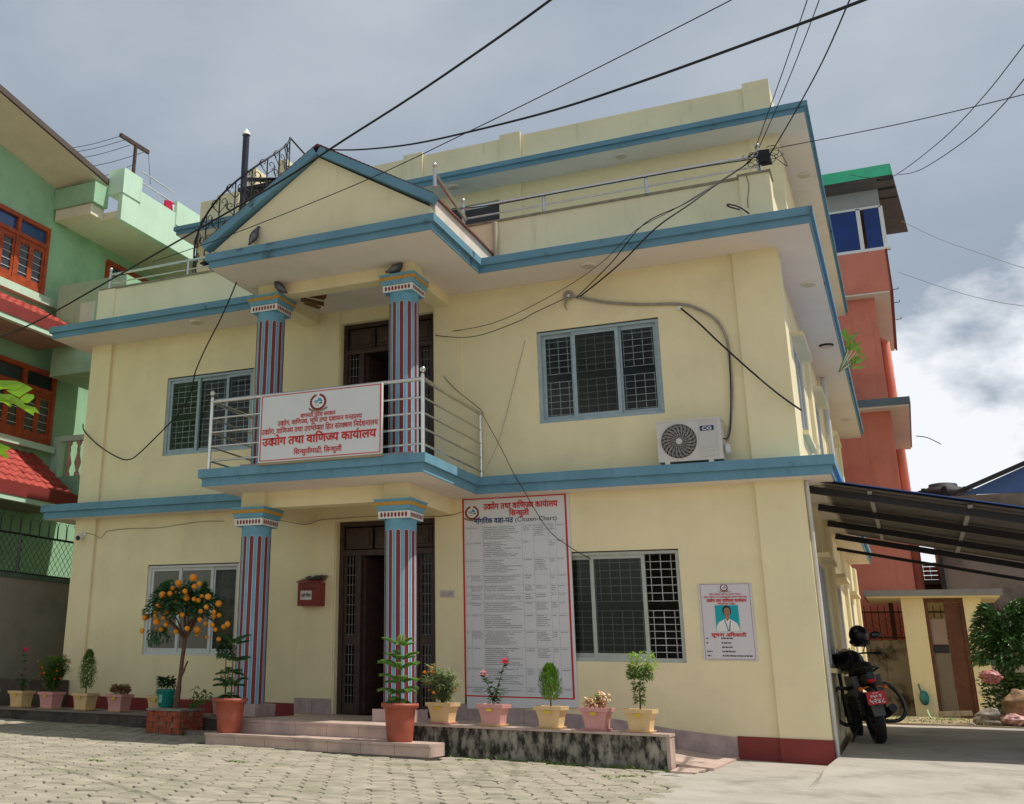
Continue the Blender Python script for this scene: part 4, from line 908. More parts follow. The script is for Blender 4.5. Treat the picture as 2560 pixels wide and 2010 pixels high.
class Print:
    """flat print on a board: origin, right and up unit vectors, outward normal"""
    def __init__(s,o,r,u): s.o=Vector(o); s.r=Vector(r); s.u=Vector(u); s.n=s.r.normalized().cross(s.u.normalized()); s.k=1
    def p(s,a,b,off): return s.o+s.r*a+s.u*b+s.n*off
    def text(s,t,a0,a1,b0,b1,m,name,par,off=.003,base=0,head=HEAD):
        V,F=line(t); xs=[a for a,b in V]; x0,x1=min(xs),max(xs); mb=MB()
        for q,(ex,ey) in enumerate([(0,0)] if BOLD<=0 else [(0,0),(1,0),(-1,0),(0,1),(0,-1),(.7,.7),(-.7,-.7)]):   # stroke weight: the outline thickened by shifted layers
            mb.add([s.p(a0+(a1-a0)*(x+ex*BOLD-x0)/(x1-x0),b0+(b1-b0)*(y+ey*BOLD-base)/(head-base),off+q*.00025) for x,y in V],F)
        return mb.build(name,m,par)
    def rect(s,a0,a1,b0,b1,m,name,par,off=.002):
        mb=MB(); mb.add([s.p(a0,b0,off),s.p(a1,b0,off),s.p(a1,b1,off),s.p(a0,b1,off)],[(0,1,2,3)]); return mb.build(name,m,par)
    def poly(s,pts,m,name,par,off=.002): mb=MB(); mb.add([s.p(a,b,off) for a,b in pts],[tuple(range(len(pts)))]); return mb.build(name,m,par)
    def frame(s,a0,a1,b0,b1,ta,tb,m,name,par,off=.002):
        mb=MB()
        for (x0,x1,y0,y1) in ((a0,a1,b0,b0+tb),(a0,a1,b1-tb,b1),(a0,a0+ta,b0+tb,b1-tb),(a1-ta,a1,b0+tb,b1-tb)):
            mb.add([s.p(x0,y0,off),s.p(x1,y0,off),s.p(x1,y1,off),s.p(x0,y1,off)],[(0,1,2,3)])
        return mb.build(name,m,par)
    def dashes(s,rows,m,name,par,off=.0025):
        mb=MB()
        for a0,a1,b,h in rows:
            a=a0
            while a<a1:
                w=rnd.uniform(.35,1.6)*h*2.2; w=min(w,a1-a)
                if rnd.random()<.93: mb.add([s.p(a,b,off),s.p(a+w,b,off),s.p(a+w,b+h*rnd.uniform(.75,1),off),s.p(a,b+h,off)],[(0,1,2,3)])
                a+=w+h*.6
        o=mb.build(name,m,par); return o
    def emblem(s,ca,cb,ra,rb,par):
        E=MB(); mats=[PRM,WHT,PRS,PRG,PRO,PRB]
        def P(m,pts,off):
            E.cur=m; E.add([s.p(ca+x*ra,cb+y*rb,off) for x,y in pts],[tuple(range(len(pts)))])
        circ=lambda r,n=28,a0=0,a1=2*PI,cx=0,cy=0:[(cx+r*math.cos(a0+(a1-a0)*k/n),cy+r*math.sin(a0+(a1-a0)*k/n)) for k in range(n)]
        P(1,circ(.80),.0022)
        for k in range(36):     # wreath of rhododendron, open at the top
            t=PI*.5+ .33+(2*PI-.66)*k/35; c=.84; r=.17 if k%2 else .13
            P(0,[(c*math.cos(t)+r*math.cos(t+j*PI/2.5),.02+c*math.sin(t)+r*math.sin(t+j*PI/2.5)) for j in range(5)],.0025+.0001*(k%3))
        P(2,[(-.55,.05),(-.38,.22),(-.22,.34),(-.02,.62),(.12,.48),(.30,.44),(.52,.12),(.35,.02),(.1,.12),(-.1,.0),(-.3,.1)],.0032)
        P(1,[(-.42,.12),(-.22,.32),(-.02,.60),(.02,.34),(-.1,.2),(-.25,.22)],.0034)
        P(3,[(-.5,-.02),(-.2,-.02),(.05,-.12),(.35,-.02),(.55,.0),(.5,-.16),(.2,-.22),(-.05,-.1),(-.3,-.12)],.0033)
        P(1,[(-.5,-.18),(-.1,-.2),(.2,-.3),(.48,-.25),(.35,-.5),(0,-.62),(-.35,-.5)],.0033)
        P(5,[(-.32,-.32),(-.05,-.34),(.15,-.40),(-.02,-.42),(-.25,-.38)],.0036)
        P(4,[(-1.05,-.62),(-.7,-.78),(-.3,-.9),(0,-.94),(.3,-.9),(.7,-.78),(1.05,-.62),(1.0,-.86),(.6,-1.05),(0,-1.16),(-.6,-1.05),(-1.0,-.86)],.0038)
        P(0,[(-1.08,-.6),(-.86,-.68),(-.86,-.86),(-1.04,-.84)],.0041); P(0,[(1.08,-.6),(.86,-.68),(.86,-.86),(1.04,-.84)],.0041)
        return E.build('state_emblem',mats,par)
OFFICE="उद<योग तथा वाि"+"णज^य कार`्"
def vis(*a): return ''.join(a)
T_OFFICE='उद<योग तथा वािणज^य काय`ालय'; T_MIN='उद<योग, वािणज^य, भूिम तथा प~शासन मन^त~ालय'; T_DIR='उद<योग, वािणज^य तथा उपभोक<ता िहत संरक<षण िनदे`शनालय'
T_GOV='बागमती प~देश सरकार'; T_SIN='िसन^धुली'; T_SINM='िसन^धुलीमाढी, िसन^धुली'
# office signboard on the balcony railing
tl,tr,br,bl=ay(654,990,-2.21),ay(957,957,-2.21),ay(952.7,1135,-2.21),ay(643,1158,-2.21)
sw=((tr-tl).length+(br-bl).length)/2; shh=(tl.z-bl.z+tr.z-br.z)/2; o=Vector(((tl.x+bl.x)/2,-2.215,bl.z))
SG=thing('office_signboard','white office signboard with red lettering hung on the front balcony railing','signboard')
mb=MB(); mb.box(o.x,-2.213,o.z,o.x+sw,-2.175,o.z+shh); mb.build('board',PRW,SG)
mb=MB(); mb.box(o.x-.004,-2.209,o.z-.03,o.x+sw+.004,-2.17,o.z-.001); mb.build('board_batten',M('batten_tan',(.35,.28,.18),.8),SG)
pr=Print((o.x,-2.2135,o.z),(sw,0,0),(0,0,shh)); kx=1/sw; ky=1/shh
pr.frame(.012,.992,.018,.985,.008,.012,PRR,'board_border',SG)
pr.emblem(.490,.815,.070,.125,SG)
def rowtxt(t,a0,a1,c,h,nm='lettering',m=PRR,P=pr,par=SG): return P.text(t,a0,a1,c-h/2,c+h/2,m,nm,par)
rowtxt(T_GOV,.347,.635,.635,.055); rowtxt(T_MIN,.156,.845,.552,.062); rowtxt(T_DIR,.022,.972,.442,.068)
BOLD=.032; _gc.clear(); rowtxt(T_OFFICE,.033,.958,.292,.105); BOLD=.018; _gc.clear()
rowtxt(T_SINM,.30,.69,.115,.066)
# citizen chart
x0,x1,z0,z1=7.035,8.575,.50,3.325; dzr=-.028
CH=thing('citizen_chart_banner','tall white printed citizen chart banner with red border between door and window','banner')
mb=MB(); K=10
for j in range(K): pass
Y_=.030
P4=[(x0,Y_,z0-.02),(x1,Y_,z0+.045),(x1,Y_,z1-.02),(x0,Y_,z1)]
mb.prism([(a,.055,c) for a,b,c in P4],(0,-.02,0)); mb.build('banner_sheet',PRW,CH)
bw,bh=x1-x0,z1-z0-.03
pc=Print((x0,.0345,z0),(bw,0,-.0),(0,0,bh))
pc.frame(.0,.978,.05,.997,.017,.006,PRR,'banner_border',CH)
pc.emblem(.095,.925,.070,.036,CH)
BOLD=.035; _gc.clear(); rowtxt(T_OFFICE,.205,.90,.952,.026,P=pc,par=CH); rowtxt('िसन^धुली',.45,.635,.915,.024,P=pc,par=CH)
BOLD=.03; _gc.clear(); rowtxt('नागिरक वडा-पत~',.115,.485,.882,.022,m=PRB,P=pc,par=CH); BOLD=.0; _gc.clear()
pc.text('(Citizen-Chart)',.505,.885,.872,.895,PRK2,'lettering',CH,base=0,head=.72); BOLD=.018; _gc.clear()
cols=[(.03,.075),(.08,.19),(.20,.555),(.575,.66),(.675,.80),(.815,.865),(.88,.955)]
rows=[];b=.855; rl=[.855]
while b>.075:
    n=rnd.choice([5,7,8,3,4,9]); 
    for ci,(a0,a1) in enumerate(cols):
        k={0:1,1:rnd.randint(1,4),2:n,3:rnd.randint(1,3),4:rnd.randint(0,min(n,6)),5:rnd.randint(1,3),6:1}[ci]
        for i in range(min(k,n)):
            rows.append((a0,a0+(a1-a0)*(rnd.uniform(.45,1) if ci==2 else rnd.uniform(.6,.95)),b-.008-i*.0092,.0030))
    b-=n*.0092+.012; rl.append(b)
d_=pc.dashes([r_ for r_ in rows if r_[2]>.062],PRK,'printed_small_text',CH); d_['kind']='stuff'
mb=MB(); GL=M('print_rule_grey',(.42,.42,.43),.6,.05)
for a in (.027,.077,.195,.562,.668,.808,.872,.962): mb.add([pc.p(a,.07,.002),pc.p(a+.002,.07,.002),pc.p(a+.002,.865,.002),pc.p(a,.865,.002)],[(0,1,2,3)])
for b in rl:
    if b>.065: mb.add([pc.p(.027,b,.002),pc.p(.962,b,.002),pc.p(.962,b+.0009,.002),pc.p(.027,b+.0009,.002)],[(0,1,2,3)])
o_=mb.build('printed_rules',GL,CH); o_['kind']='stuff'
# information officer poster
PO=thing('officer_poster','small white poster with portrait of a person in white shirt on teal','poster')
x0,x1,z0,z1=10.176,10.806,1.147,2.06
mb=MB(); mb.box(x0,.046,z0,x1,.058,z1); mb.build('poster_sheet',M('poster_white',(.66,.62,.64),.5,.03),PO)
pp=Print((x0,.0455,z0),(x1-x0,0,0),(0,0,z1-z0))
pp.frame(.035,.965,.012,.995,.006,.004,PRM,'poster_border',PO); pp.emblem(.49,.945,.075,.045,PO)
d_=pp.dashes([(.37,.62,.885,.010)],PRM,'printed_small_text',PO); d_['kind']='stuff'
BOLD=.02; _gc.clear(); rowtxt(T_MIN,.20,.80,.858,.014,P=pp,par=PO,m=PRR); rowtxt(T_DIR,.09,.91,.822,.015,P=pp,par=PO,m=PRR)
BOLD=.035; _gc.clear(); rowtxt(T_OFFICE,.14,.89,.775,.036,P=pp,par=PO); BOLD=.02; _gc.clear(); rowtxt(T_SINM,.35,.68,.733,.016,P=pp,par=PO)
BOLD=.03; _gc.clear(); rowtxt('सूचना अिधकारी',.18,.83,.325,.040,P=pp,par=PO); BOLD=.018; _gc.clear()
pp.rect(.285,.725,.375,.715,PRT,'portrait_ground',PO,.002)
el_=lambda cx,cy,rx,ry,n=20,a0=0,a1=2*PI:[(cx+rx*math.cos(a0+(a1-a0)*k/n),cy+ry*math.sin(a0+(a1-a0)*k/n)) for k in range(n+1)]
pp.poly([(.290,.376),(.30,.44),(.34,.49),(.42,.52),(.47,.535),(.54,.535),(.60,.515),(.68,.48),(.715,.42),(.72,.376)],WHT,'portrait_shirt',PO,.003)
pp.poly([(.46,.54),(.50,.505),(.545,.54),(.545,.60),(.46,.60)],SKIN,'portrait_neck',PO,.0034)
pp.poly(el_(.505,.640,.082,.072),M('print_hair',(.012,.01,.012),.5,.1),'portrait_hair',PO,.0036); pp.poly(el_(.508,.625,.060,.060),SKIN,'portrait_face',PO,.004)
hm=M('print_hair',(.012,.01,.012)); 
for ex in (.485,.533): pp.poly(el_(ex,.637,.010,.005,8),hm,'portrait_eye',PO,.0044)
pp.poly(el_(.509,.598,.018,.004,8),PRM,'portrait_mouth',PO,.0044)
pp.poly([(.445,.52),(.458,.525),(.515,.378),(.50,.376)],PRB,'portrait_lanyard',PO,.0044); pp.poly([(.555,.52),(.567,.515),(.535,.376),(.515,.378)],PRB,'portrait_lanyard',PO,.0043)
rr_=[]
for i,b in enumerate((.275,.215,.160,.105,.050)): rr_+= [(.075,.075+(.05,.045,.035,.15,.07)[i],b,.016),(.36,.36+(.22,.19,.20,.25,.56)[i],b,.017)]
d_=pp.dashes(rr_,PRK2,'printed_small_text',PO); d_['kind']='stuff'
# small notice
NT=MB(); a,b=ay(1101,1476,.03),ay(1136,1493,.03); NT.box(a.x,.024,b.z,b.x,.033,a.z); nt_=NT.build('paper_notice',M('pinkish_paper',(.55,.47,.46),.8,.04)); tag(nt_,'small faded paper notice pasted on the wall between door and banner','notice')
pn=Print((a.x,.0238,b.z),(b.x-a.x,0,0),(0,0,a.z-b.z)); d_=pn.dashes([(.1,.9,.2+.17*i,.05) for i in range(4)],PRK,'printed_small_text',nt_); d_['kind']='stuff'
# red letter box
LB=thing('letter_box','dark red metal letter box with paper label and papers piled on top, left of door','letter box')
a,b=ay(745,1455,-.12),ay(805,1514,-.12); lx0,lx1,lz0,lz1=a.x,b.x-.035,b.z,a.z-.01
LR=M('letter_box_red',(.22,.028,.018),.45,.12,6,.1)
mb=MB(); mb.box(lx0,-.12,lz0,lx1,.034,lz1); mb.build('box_body',LR,LB); mb=MB(); mb.prism([(lx0-.012,-.145,lz1),(lx0-.012,.034,lz1+.05),(lx0-.012,.034,lz1+.065),(lx0-.012,-.145,lz1+.015)],(lx1-lx0+.024,0,0)); mb.build('box_lid',LR,LB)
mb=MB(); mb.box(lx0+.09,-.123,lz1-.09,lx1-.09,-.1205,lz1-.075); mb.build('letter_slot',IRON,LB)
mb=MB(); mb.box(lx0+.05,-.1225,lz0+.085,lx0+.235,-.1205,lz0+.215); l_=mb.build('paper_label',M('label_paper',(.62,.60,.56),.8,.04),LB)
pl=Print((lx0+.05,-.123,lz0+.085),(.185,0,0),(0,0,.13)); pl.text('उजुरी पेिटका',.08,.92,.35,.62,PRK2,'lettering',LB)
mb=MB(); r2=random.Random(3)
for i in range(9):
    cx,cy=lx0+.1+r2.random()*.26,-.06+r2.random()*.07; z=lz1+.05+r2.random()*.03; a_=r2.random()*3; L=.07+r2.random()*.05
    mb.add([(cx-L,cy-.03,z),(cx+L*.4,cy-.04,z+.03*r2.random()),(cx+L,cy+.03,z+.05*r2.random()),(cx-L*.3,cy+.05,z+.05)],[(0,1,2,3)])
o_=mb.build('crumpled_papers',M('old_paper_grey',(.25,.23,.21),.9,.3,20,.4)); tag(o_,'crumpled grey papers lying on top of the red letter box','papers')
# air conditioner outdoor unit
AC=thing('air_conditioner','white outdoor air conditioner unit with round fan grille standing on the first ledge','air conditioner',(9.866,0,T1))
w,h,d=.80,.515,.28
def acb(n,x0,y0,z0,x1,y1,z1,m): mb=MB(); mb.box(x0,y0,z0,x1,y1,z1); return mb.build(n,m,AC)
acb('casing',0,-d,.03,w,-.02,.03+h,ACW); acb('top_cover',-.006,-d-.008,.03+h,w+.006,-.015,.05+h,ACW)
acb('foot',.08,-d,0,.14,-.03,.03,ACW); acb('foot',.62,-d,0,.68,-.03,.03,ACW)
cx,cz_,rr0=.275,.03+h*.5,.228
mb=MB(); mb.lathe([(rr0+.012,.0),(rr0,.012),(rr0-.004,.012)],(cx,-d-.001,cz_),40,axis='y',cap=False); mb.build('fan_ring',ACW,AC)
mb=MB(); mb.lathe([(0.001,.002),(rr0,.002)],(cx,-d-.0005,cz_),40,axis='y',cap=False); mb.build('fan_recess',ACD,AC)
mb=MB()
for k in range(44):
    a0=2*PI*k/44; P=[]
    r0=.045 if k%2==0 else .11
    for j in range(5):
        t=j/4; r_=r0+(rr0-r0)*t; a_=a0+.30*t*t; P.append((cx+r_*math.cos(a_),-d-.010,cz_+r_*math.sin(a_)))
    mb.tube(P,.0042,4,cap=False)
o_=mb.build('fan_grille_vanes',M('ac_vane_grey',(.40,.37,.34),.5),AC); o_['kind']='stuff'
for r_ in (.09,.14,.19): mb=MB(); mb.tube([(cx+r_*math.cos(t*2*PI/32),-d-.007,cz_+r_*math.sin(t*2*PI/32)) for t in range(32)],.0025,4,closed=True); mb.build('grille_ring',M('ac_vane_grey',(.30,.28,.26)),AC)
mb=MB(); mb.lathe([(.04,.0),(.04,.012),(.034,.016)],(cx,-d-.002,cz_),24,axis='y'); mb.build('fan_hub',ACW,AC)
acb('service_panel',.525,-d-.010,.07,.745,-d-.001,.52,M('ac_panel',(.55,.53,.50),.45,.03))
for k in range(3): acb('panel_rib',.545,-d-.016,.105+k*.045,.725,-d-.0105,.118+k*.045,ACW)
acb('brand_plate',.545,-d-.0135,.40,.715,-d-.0105,.462,M('badge_navy',(.01,.025,.13),.4,.05))
pa=Print((9.866+.545,-d-.0137,T1+.40),(.17,0,0),(0,0,.062)); BOLD=.03; _gc.clear(); t_=pa.text('CG',.17,.83,.16,.84,WHT,'lettering',None,off=.0012,head=.72); t_.parent=AC; t_.location=(-9.866,0,-T1); BOLD=.018; _gc.clear()
mb=MB(); mb.lathe([(.075,0),(.075,.03),(.05,.05)],(w+.03,-d+.12,.17),14,axis='x'); mb.build('valve_cover',ACW,AC)
acb('side_handle',w,-d+.05,.30,w+.012,-d+.15,.42,ACW)
# pigeons
def pigeon(label,loc,rz,lean,grp='pigeons perched on the porch'):
    t=thing('pigeon',label,'pigeon',loc,rz,grp)
    # spine from tail tip to beak, facing +x; lean tilts the body up
    c,s=math.cos(lean),math.sin(lean)
    P=[(-.14,.0),(-.10,.0),(-.06,.003),(-.02,.008),(.03,.012),(.062,.03)]; rs=[.014,.026,.046,.062,.062,.046]
    pts=[(x*c,0,.075+x*s+z) for x,z in P]; nx,nz=pts[-1][0],pts[-1][2]
    pts+=[(nx+.018,0,nz+.035),(nx+.028,0,nz+.062),(nx+.038,0,nz+.074),(nx+.052,0,nz+.070),(nx+.068,0,nz+.060)]; rs+=[.030,.024,.023,.010,.002]
    mb=MB(); mb.tube(pts,rs,10); mb.tube([(.0,.018,.04),(.0,.018,0),(.02,.018,0)],.004,4); mb.tube([(.0,-.018,.04),(.0,-.018,0),(.02,-.018,0)],.004,4)
    mb.build('body',BIRD,t)
    for sd in (1,-1):
        w=MB(); w.tube([( .05*c,sd*.036,.075+.05*s+.012),(0,sd*.050,.080),(-.06*c,sd*.040,.075-.06*s+.004),(-.125*c,sd*.014,.075-.125*s)],[.014,.036,.026,.004],6); w.build('wing',BIRDL,t)
        w=MB(); w.tube([(-.03*c,sd*.066,.09),(-.055*c,sd*.050,.05)],.005,4); w.build('wing_bar',BIRD,t)
    return t
pigeon('pigeon sitting on the pediment ledge below the left slope of the gable',ay(634,604,-2.42)+Vector((0,0,-.005)),R(35),R(62))
pigeon('pigeon standing on the upper left column capital facing left',Vector((ay(700,716,-1.55).x,-1.55,6.216)),R(195),R(38))
pigeon('pigeon crouching on the upper right column capital facing right',Vector((ay(988,676,-1.54).x,-1.54,6.216)),R(15),R(12))
# boards wedged under the porch ceiling
NB=thing('ceiling_boards','broken brown boards wedged under the porch ceiling by the upper left capital','boards')
a=ay(770,742,-1.1); 
for i,(s,e,w_,hh) in enumerate((((752,748),(810,760),.16,.02),((770,735),(814,743),.13,.05),((762,757),(800,770),.1,.015))):
    A_,B_=ay(*s,-1.12-.06*i),ay(*e,-.95-.05*i); mb=MB(); mb.bar(A_,B_,w_,hh); mb.build('board',M('nest_board_brown',(.16,.07,.03),.8,.4,9,.4),NB)
# cctv camera
CT=thing('security_camera','small white security camera on the left corner pilaster of the ground floor','camera',(0.19,0,2.99))
mb=MB(); mb.lathe([(.045,0),(.045,.02),(.02,.03)],(.03,-.001,.05),14,axis='y'); mb.build('mount',WHT,CT)
mb=MB(); mb.tube([(.03,-.02,.05),(.0,-.08,.03)],.012,6); mb.build('arm',WHT,CT)
mb=MB(); mb.tube([(.0,-.03,.02),(.07,-.20,-.03)],.052,12); mb.build('camera_body',WHT,CT)
mb=MB(); mb.tube([(.0705,-.201,-.0305),(.073,-.207,-.0325)],.040,12); mb.build('lens_window',BLKP,CT)
# small bent lamp arm on the second ledge
mb=MB(); a=[ay(1873,534,-.6),ay(1850,518,-.62),ay(1830,512,-.64),ay(1818,511,-.66),ay(1822,516,-.66),ay(1838,521,-.64),ay(1850,524,-.63)]
mb.tube(smooth_path(a,4),.012,6); o_=mb.build('bent_pipe',CAB); tag(o_,'black bent pipe loop sticking up from the second ledge near the right corner','pipe')
# ================================================================ spiral stair on the left terrace
SS=thing('spiral_stair','black wrought iron spiral stair with scroll railing behind the pediment','stair')
pc_=ay(611,430,1.15); cx,cy=pc_.x,1.15
zt=ay(617,338,1.15).z
mb=MB(); mb.tube([(cx,cy,T2),(cx,cy,zt)],.064,14); mb.build('centre_pole',M('pole_black_blue',(.035,.035,.055),.35,.1),SS)
mb=MB(); mb.lathe([(.085,0),(.08,.03),(.03,.10),(.002,.15)],(cx,cy,zt),14); mb.build('pole_cap',WHT,SS)
Rr=.84; a0,a1=R(176),R(392); h0,h1=T2+.12,T3+.12
def hz(t): return h0+(h1-h0)*t
n=15
for i in range(n):
    t=i/(n-1); A=a0+(a1-a0)*t; da=R(13); z=hz(t)
    mb=MB(); P=[(cx+.06*math.cos(A),cy+.06*math.sin(A),z)]+[(cx+Rr*math.cos(A+k*da/2),cy+Rr*math.sin(A+k*da/2),z) for k in (-1,0,1)]
    mb.prism(P,(0,0,.03)); mb.bar((cx,cy,z-.03),(cx+Rr*math.cos(A),cy+Rr*math.sin(A),z-.02),.03,.04); mb.build('tread',IRON,SS)
def scroll(mb,c,e,n_,sz,flip):
    # heart and curl ironwork in the plane spanned by e (horizontal) and z
    for s in (1,-1):
        P=[]
        for k in range(15):
            t=k/14; an=-PI/2+t*PI*1.9; r_=sz*(.5-.33*t); P.append(c+e*s*(sz*.5+ r_*math.cos(an)*-1*0 + r_*math.sin(an+PI/2)*.9)+Vector((0,0,sz*.55-r_*math.cos(an+PI/2)*1.0)))
        mb.tube(P,.0085,4,cap=False)
        P=[c+Vector((0,0,-sz*.75)),c+e*s*sz*.35+Vector((0,0,-sz*.35)),c+e*s*sz*.95+Vector((0,0,sz*.25)),c+e*s*sz*.9+Vector((0,0,sz*.62))]
        mb.tube(smooth_path(P,4),.0085,4,cap=False)
RH=.92
for i in range(12):
    t=i/11; A=a0+(a1-a0)*t; z=hz(t); p=Vector((cx+Rr*math.cos(A),cy+Rr*math.sin(A),z)); e=Vector((-math.sin(A),math.cos(A),0))
    mb=MB(); mb.tube([p-Vector((0,0,.1)),p+Vector((0,0,RH))],.013,6); mb.build('baluster',IRON,SS)
    mb=MB(); scroll(mb,p+Vector((0,0,.72)),e,0,.17,0); scroll(mb,p+Vector((0,0,.36)),e,0,.15,1); mb.build('scroll_ironwork',IRON,SS)['kind']='stuff'
mb=MB(); mb.tube([(cx+Rr*math.cos(a0+(a1-a0)*k/50),cy+Rr*math.sin(a0+(a1-a0)*k/50),hz(k/50)+RH) for k in range(51)],.02,8); mb.build('handrail',IRON,SS)
mb=MB(); mb.tube([(cx+Rr*math.cos(a0),cy+Rr*math.sin(a0),hz(0)+RH),(cx+Rr*1.02*math.cos(a0),cy+Rr*1.02*math.sin(a0)-.03,hz(0)+.6),(cx+Rr*math.cos(a0),cy+Rr*math.sin(a0)-.02,T2)],.02,8); mb.build('newel_post',IRON,SS)
e_=Vector((cx+Rr*math.cos(a1),cy+Rr*math.sin(a1),hz(1)+RH)); mb=MB(); mb.tube([e_,e_+Vector((-.1,.9,0))],.018,6); mb.build('landing_rail',IRON,SS)
mb=MB(); mb.box(cx-.2,cy+.1,T3-.06,cx+Rr+.1,2.27,T3); mb.build('landing_plate',IRON,SS)
# ================================================================ potted plants
def square_pot(root,mat,top=.155,bot=.108,h=.235,saucer=None):
    mb=MB(); n=7; pf=[(bot,.02)]+[(bot+(top-.018-bot)*(k/n)**1.7,.02+(h-.045-.02)*k/n) for k in range(1,n+1)]+[(top,h-.04),(top+.004,h),(top-.02,h),(top-.03,h-.02)]
    mb.sqlathe(pf); P=mb.build('pot',mat,root)
    mb=MB(); mb.sqlathe([(bot+.012,0),(bot+.028,.022),(bot+.018,.022)]); mb.build('saucer',saucer or mat,root)
    mb=MB(); mb.sqlathe([(top-.032,h-.05),(top-.031,h-.028)]); mb.build('soil',SOIL,root)
    mb=MB(); mb.box(-.03,-(top+.008),h-.075,.03,-(top-.001),h-.045); mb.build('sticker',M('yellow_sticker',(.65,.48,.03),.5),root)
    return h
def round_pot(root,h=.40,rt=.2,rb=.145,mat=TERR):
    mb=MB(); mb.lathe([(rb-.01,0),(rb,.015),(rb+(rt-.02-rb)*.55,h*.5),(rb+(rt-.02-rb)*.57,h*.52),(rt-.022,h-.05),(rt+.012,h-.045),(rt+.018,h-.02),(rt+.014,h),(rt-.015,h),(rt-.02,h-.03)],(0,0,0),28); mb.build('pot',mat,root)
    mb=MB(); mb.lathe([(.001,h-.04),(rt-.021,h-.035)],(0,0,0),20,cap=False); mb.build('soil',SOIL,root); return h
def randdir(r,up=.3): 
    a=r.uniform(0,2*PI); z=r.uniform(-.3,1)*1+up; v=Vector((math.cos(a),math.sin(a),z)); return v.normalized()
def flower(mb,c,r_,rr,petals=9,layers=3):
    for l in range(layers):
        k=petals-l*2; R_=r_*(1-.27*l)
        for i in range(k):
            a=2*PI*i/k+l*.5+rr.uniform(-.1,.1); d=Vector((math.cos(a),math.sin(a),.25+.5*l)).normalized(); mb.leaf(Vector(c)+Vector((0,0,l*r_*.22)),d,R_,R_*.65,.1,(0,0,1))
    mb.ball(Vector(c)+Vector((0,0,r_*.25)),r_*.42,6,4)
def marigold(root,h,rr,full=1.,nfl=9,H=.42,W_=.24,leafmat=LFG,side=False):
    st=MB(); lv=MB()
    for i in range(int(13*full)):
        a=rr.uniform(0,2*PI); w=rr.uniform(.2,1)*W_; top=Vector((math.cos(a)*w,math.sin(a)*w,h+H*rr.uniform(.45,1.0)))
        P=smooth_path([Vector((0,0,h-.03)),Vector((top.x*.4,top.y*.4,h+(top.z-h)*.5)),top],4); st.tube(P,.0045,4,cap=False)
        for p in P[2:]:
            for k in range(15): lv.leaf(p+Vector((rr.uniform(-.05,.05),rr.uniform(-.05,.05),rr.uniform(-.02,.03))),randdir(rr,.1),rr.uniform(.05,.10),rr.uniform(.013,.022),.3)
    o_=st.build('stem',STEM,root); lv.build('foliage',leafmat,root)
    s2=MB()
    for i in range(nfl):
        a=rr.uniform(0,2*PI); w=rr.uniform(.5,1.15)*W_; c=(math.cos(a)*w,math.sin(a)*w,h+H*rr.uniform(.25,1.05)); f=MB(); flower(f,c,rr.uniform(.026,.038),rr,10,3); f.build('flower',MAR,root); s2.tube([(c[0],c[1],c[2]-.005),(c[0]*.6,c[1]*.6,c[2]-.14)],.003,4,cap=False)
    s2.build('flower_stems',STEM,root)['kind']='stuff'
def thuja(root,h,rr,H=.38,W_=.125,mat=LFT,ragged=0.):
    st=MB(); st.tube([(0,0,h-.03),(0,0,h+H*.7)],[.012,.004],6); st.build('stem',BARK,root)
    lv=MB()
    for i in range(1500):
        t=rr.random()**.8; z=h+.05+H*t; w=W_*math.sin(PI*min(1,(t*.80+.17)))**.7*(.5+.5*rr.random())*(1+.12*math.sin(i*.7)); a=rr.uniform(0,2*PI)
        lv.leaf((w*math.cos(a),w*math.sin(a),z),Vector((math.cos(a)*.5,math.sin(a)*.5,1)),rr.uniform(.025,.05),rr.uniform(.010,.018),0,(math.cos(a),math.sin(a),0))
    lv.build('foliage',mat,root)
def rose(root,h,rr,blooms):
    st=MB(); lv=MB()
    for (x,y,z,m) in blooms:
        P=smooth_path([Vector((0,0,h-.03)),Vector((x*.3,y*.3,h+.14)),Vector((x,y,z))],5); st.tube(P,.005,5,cap=False)
        for p in P[3:]:
            for k in range(5): lv.leaf(p,randdir(rr,0),rr.uniform(.05,.075),rr.uniform(.03,.045),.2)
        f=MB(); flower(f,(x,y,z),.072,rr,10,3); f.build('flower',m,root)
    for i in range(60): a=rr.uniform(0,2*PI); w=rr.uniform(0,.12); lv.leaf((w*math.cos(a)+.02,w*math.sin(a),h+rr.uniform(.0,.17)),randdir(rr,0),rr.uniform(.05,.07),.035,.2)
    st.build('stem',STEM,root); lv.build('foliage',LFD,root)
def shrub(root,h,rr,blobs,n,L,w,mat,stem=BARK,stemr=.01,name='foliage'):
    st=MB(); st.tube([(0,0,h-.03),(.01,.0,h+.12),(blobs[0][0]*.6,blobs[0][1],blobs[0][2])],[stemr,stemr*.8,stemr*.4],6); 
    lv=MB()
    for (x,y,z,r_,rz_) in blobs:
        for i in range(int(n*r_*r_/.01)):
            d=randdir(rr,-.2); q=rr.random()**.4; p=Vector((x+d.x*r_*q,y+d.y*r_*q,z+d.z*rz_*q)); lv.leaf(p,(d+Vector((0,0,rr.uniform(-.6,.5)))).normalized(),rr.uniform(.7,1.2)*L,w*rr.uniform(.8,1.2),.2)
        st.tube([(0,0,h),(x*.5,y*.5,h+(z-h)*.5),(x,y,z)],.004,4,cap=False)
    st.build('stem',stem,root); lv.build(name,mat,root)
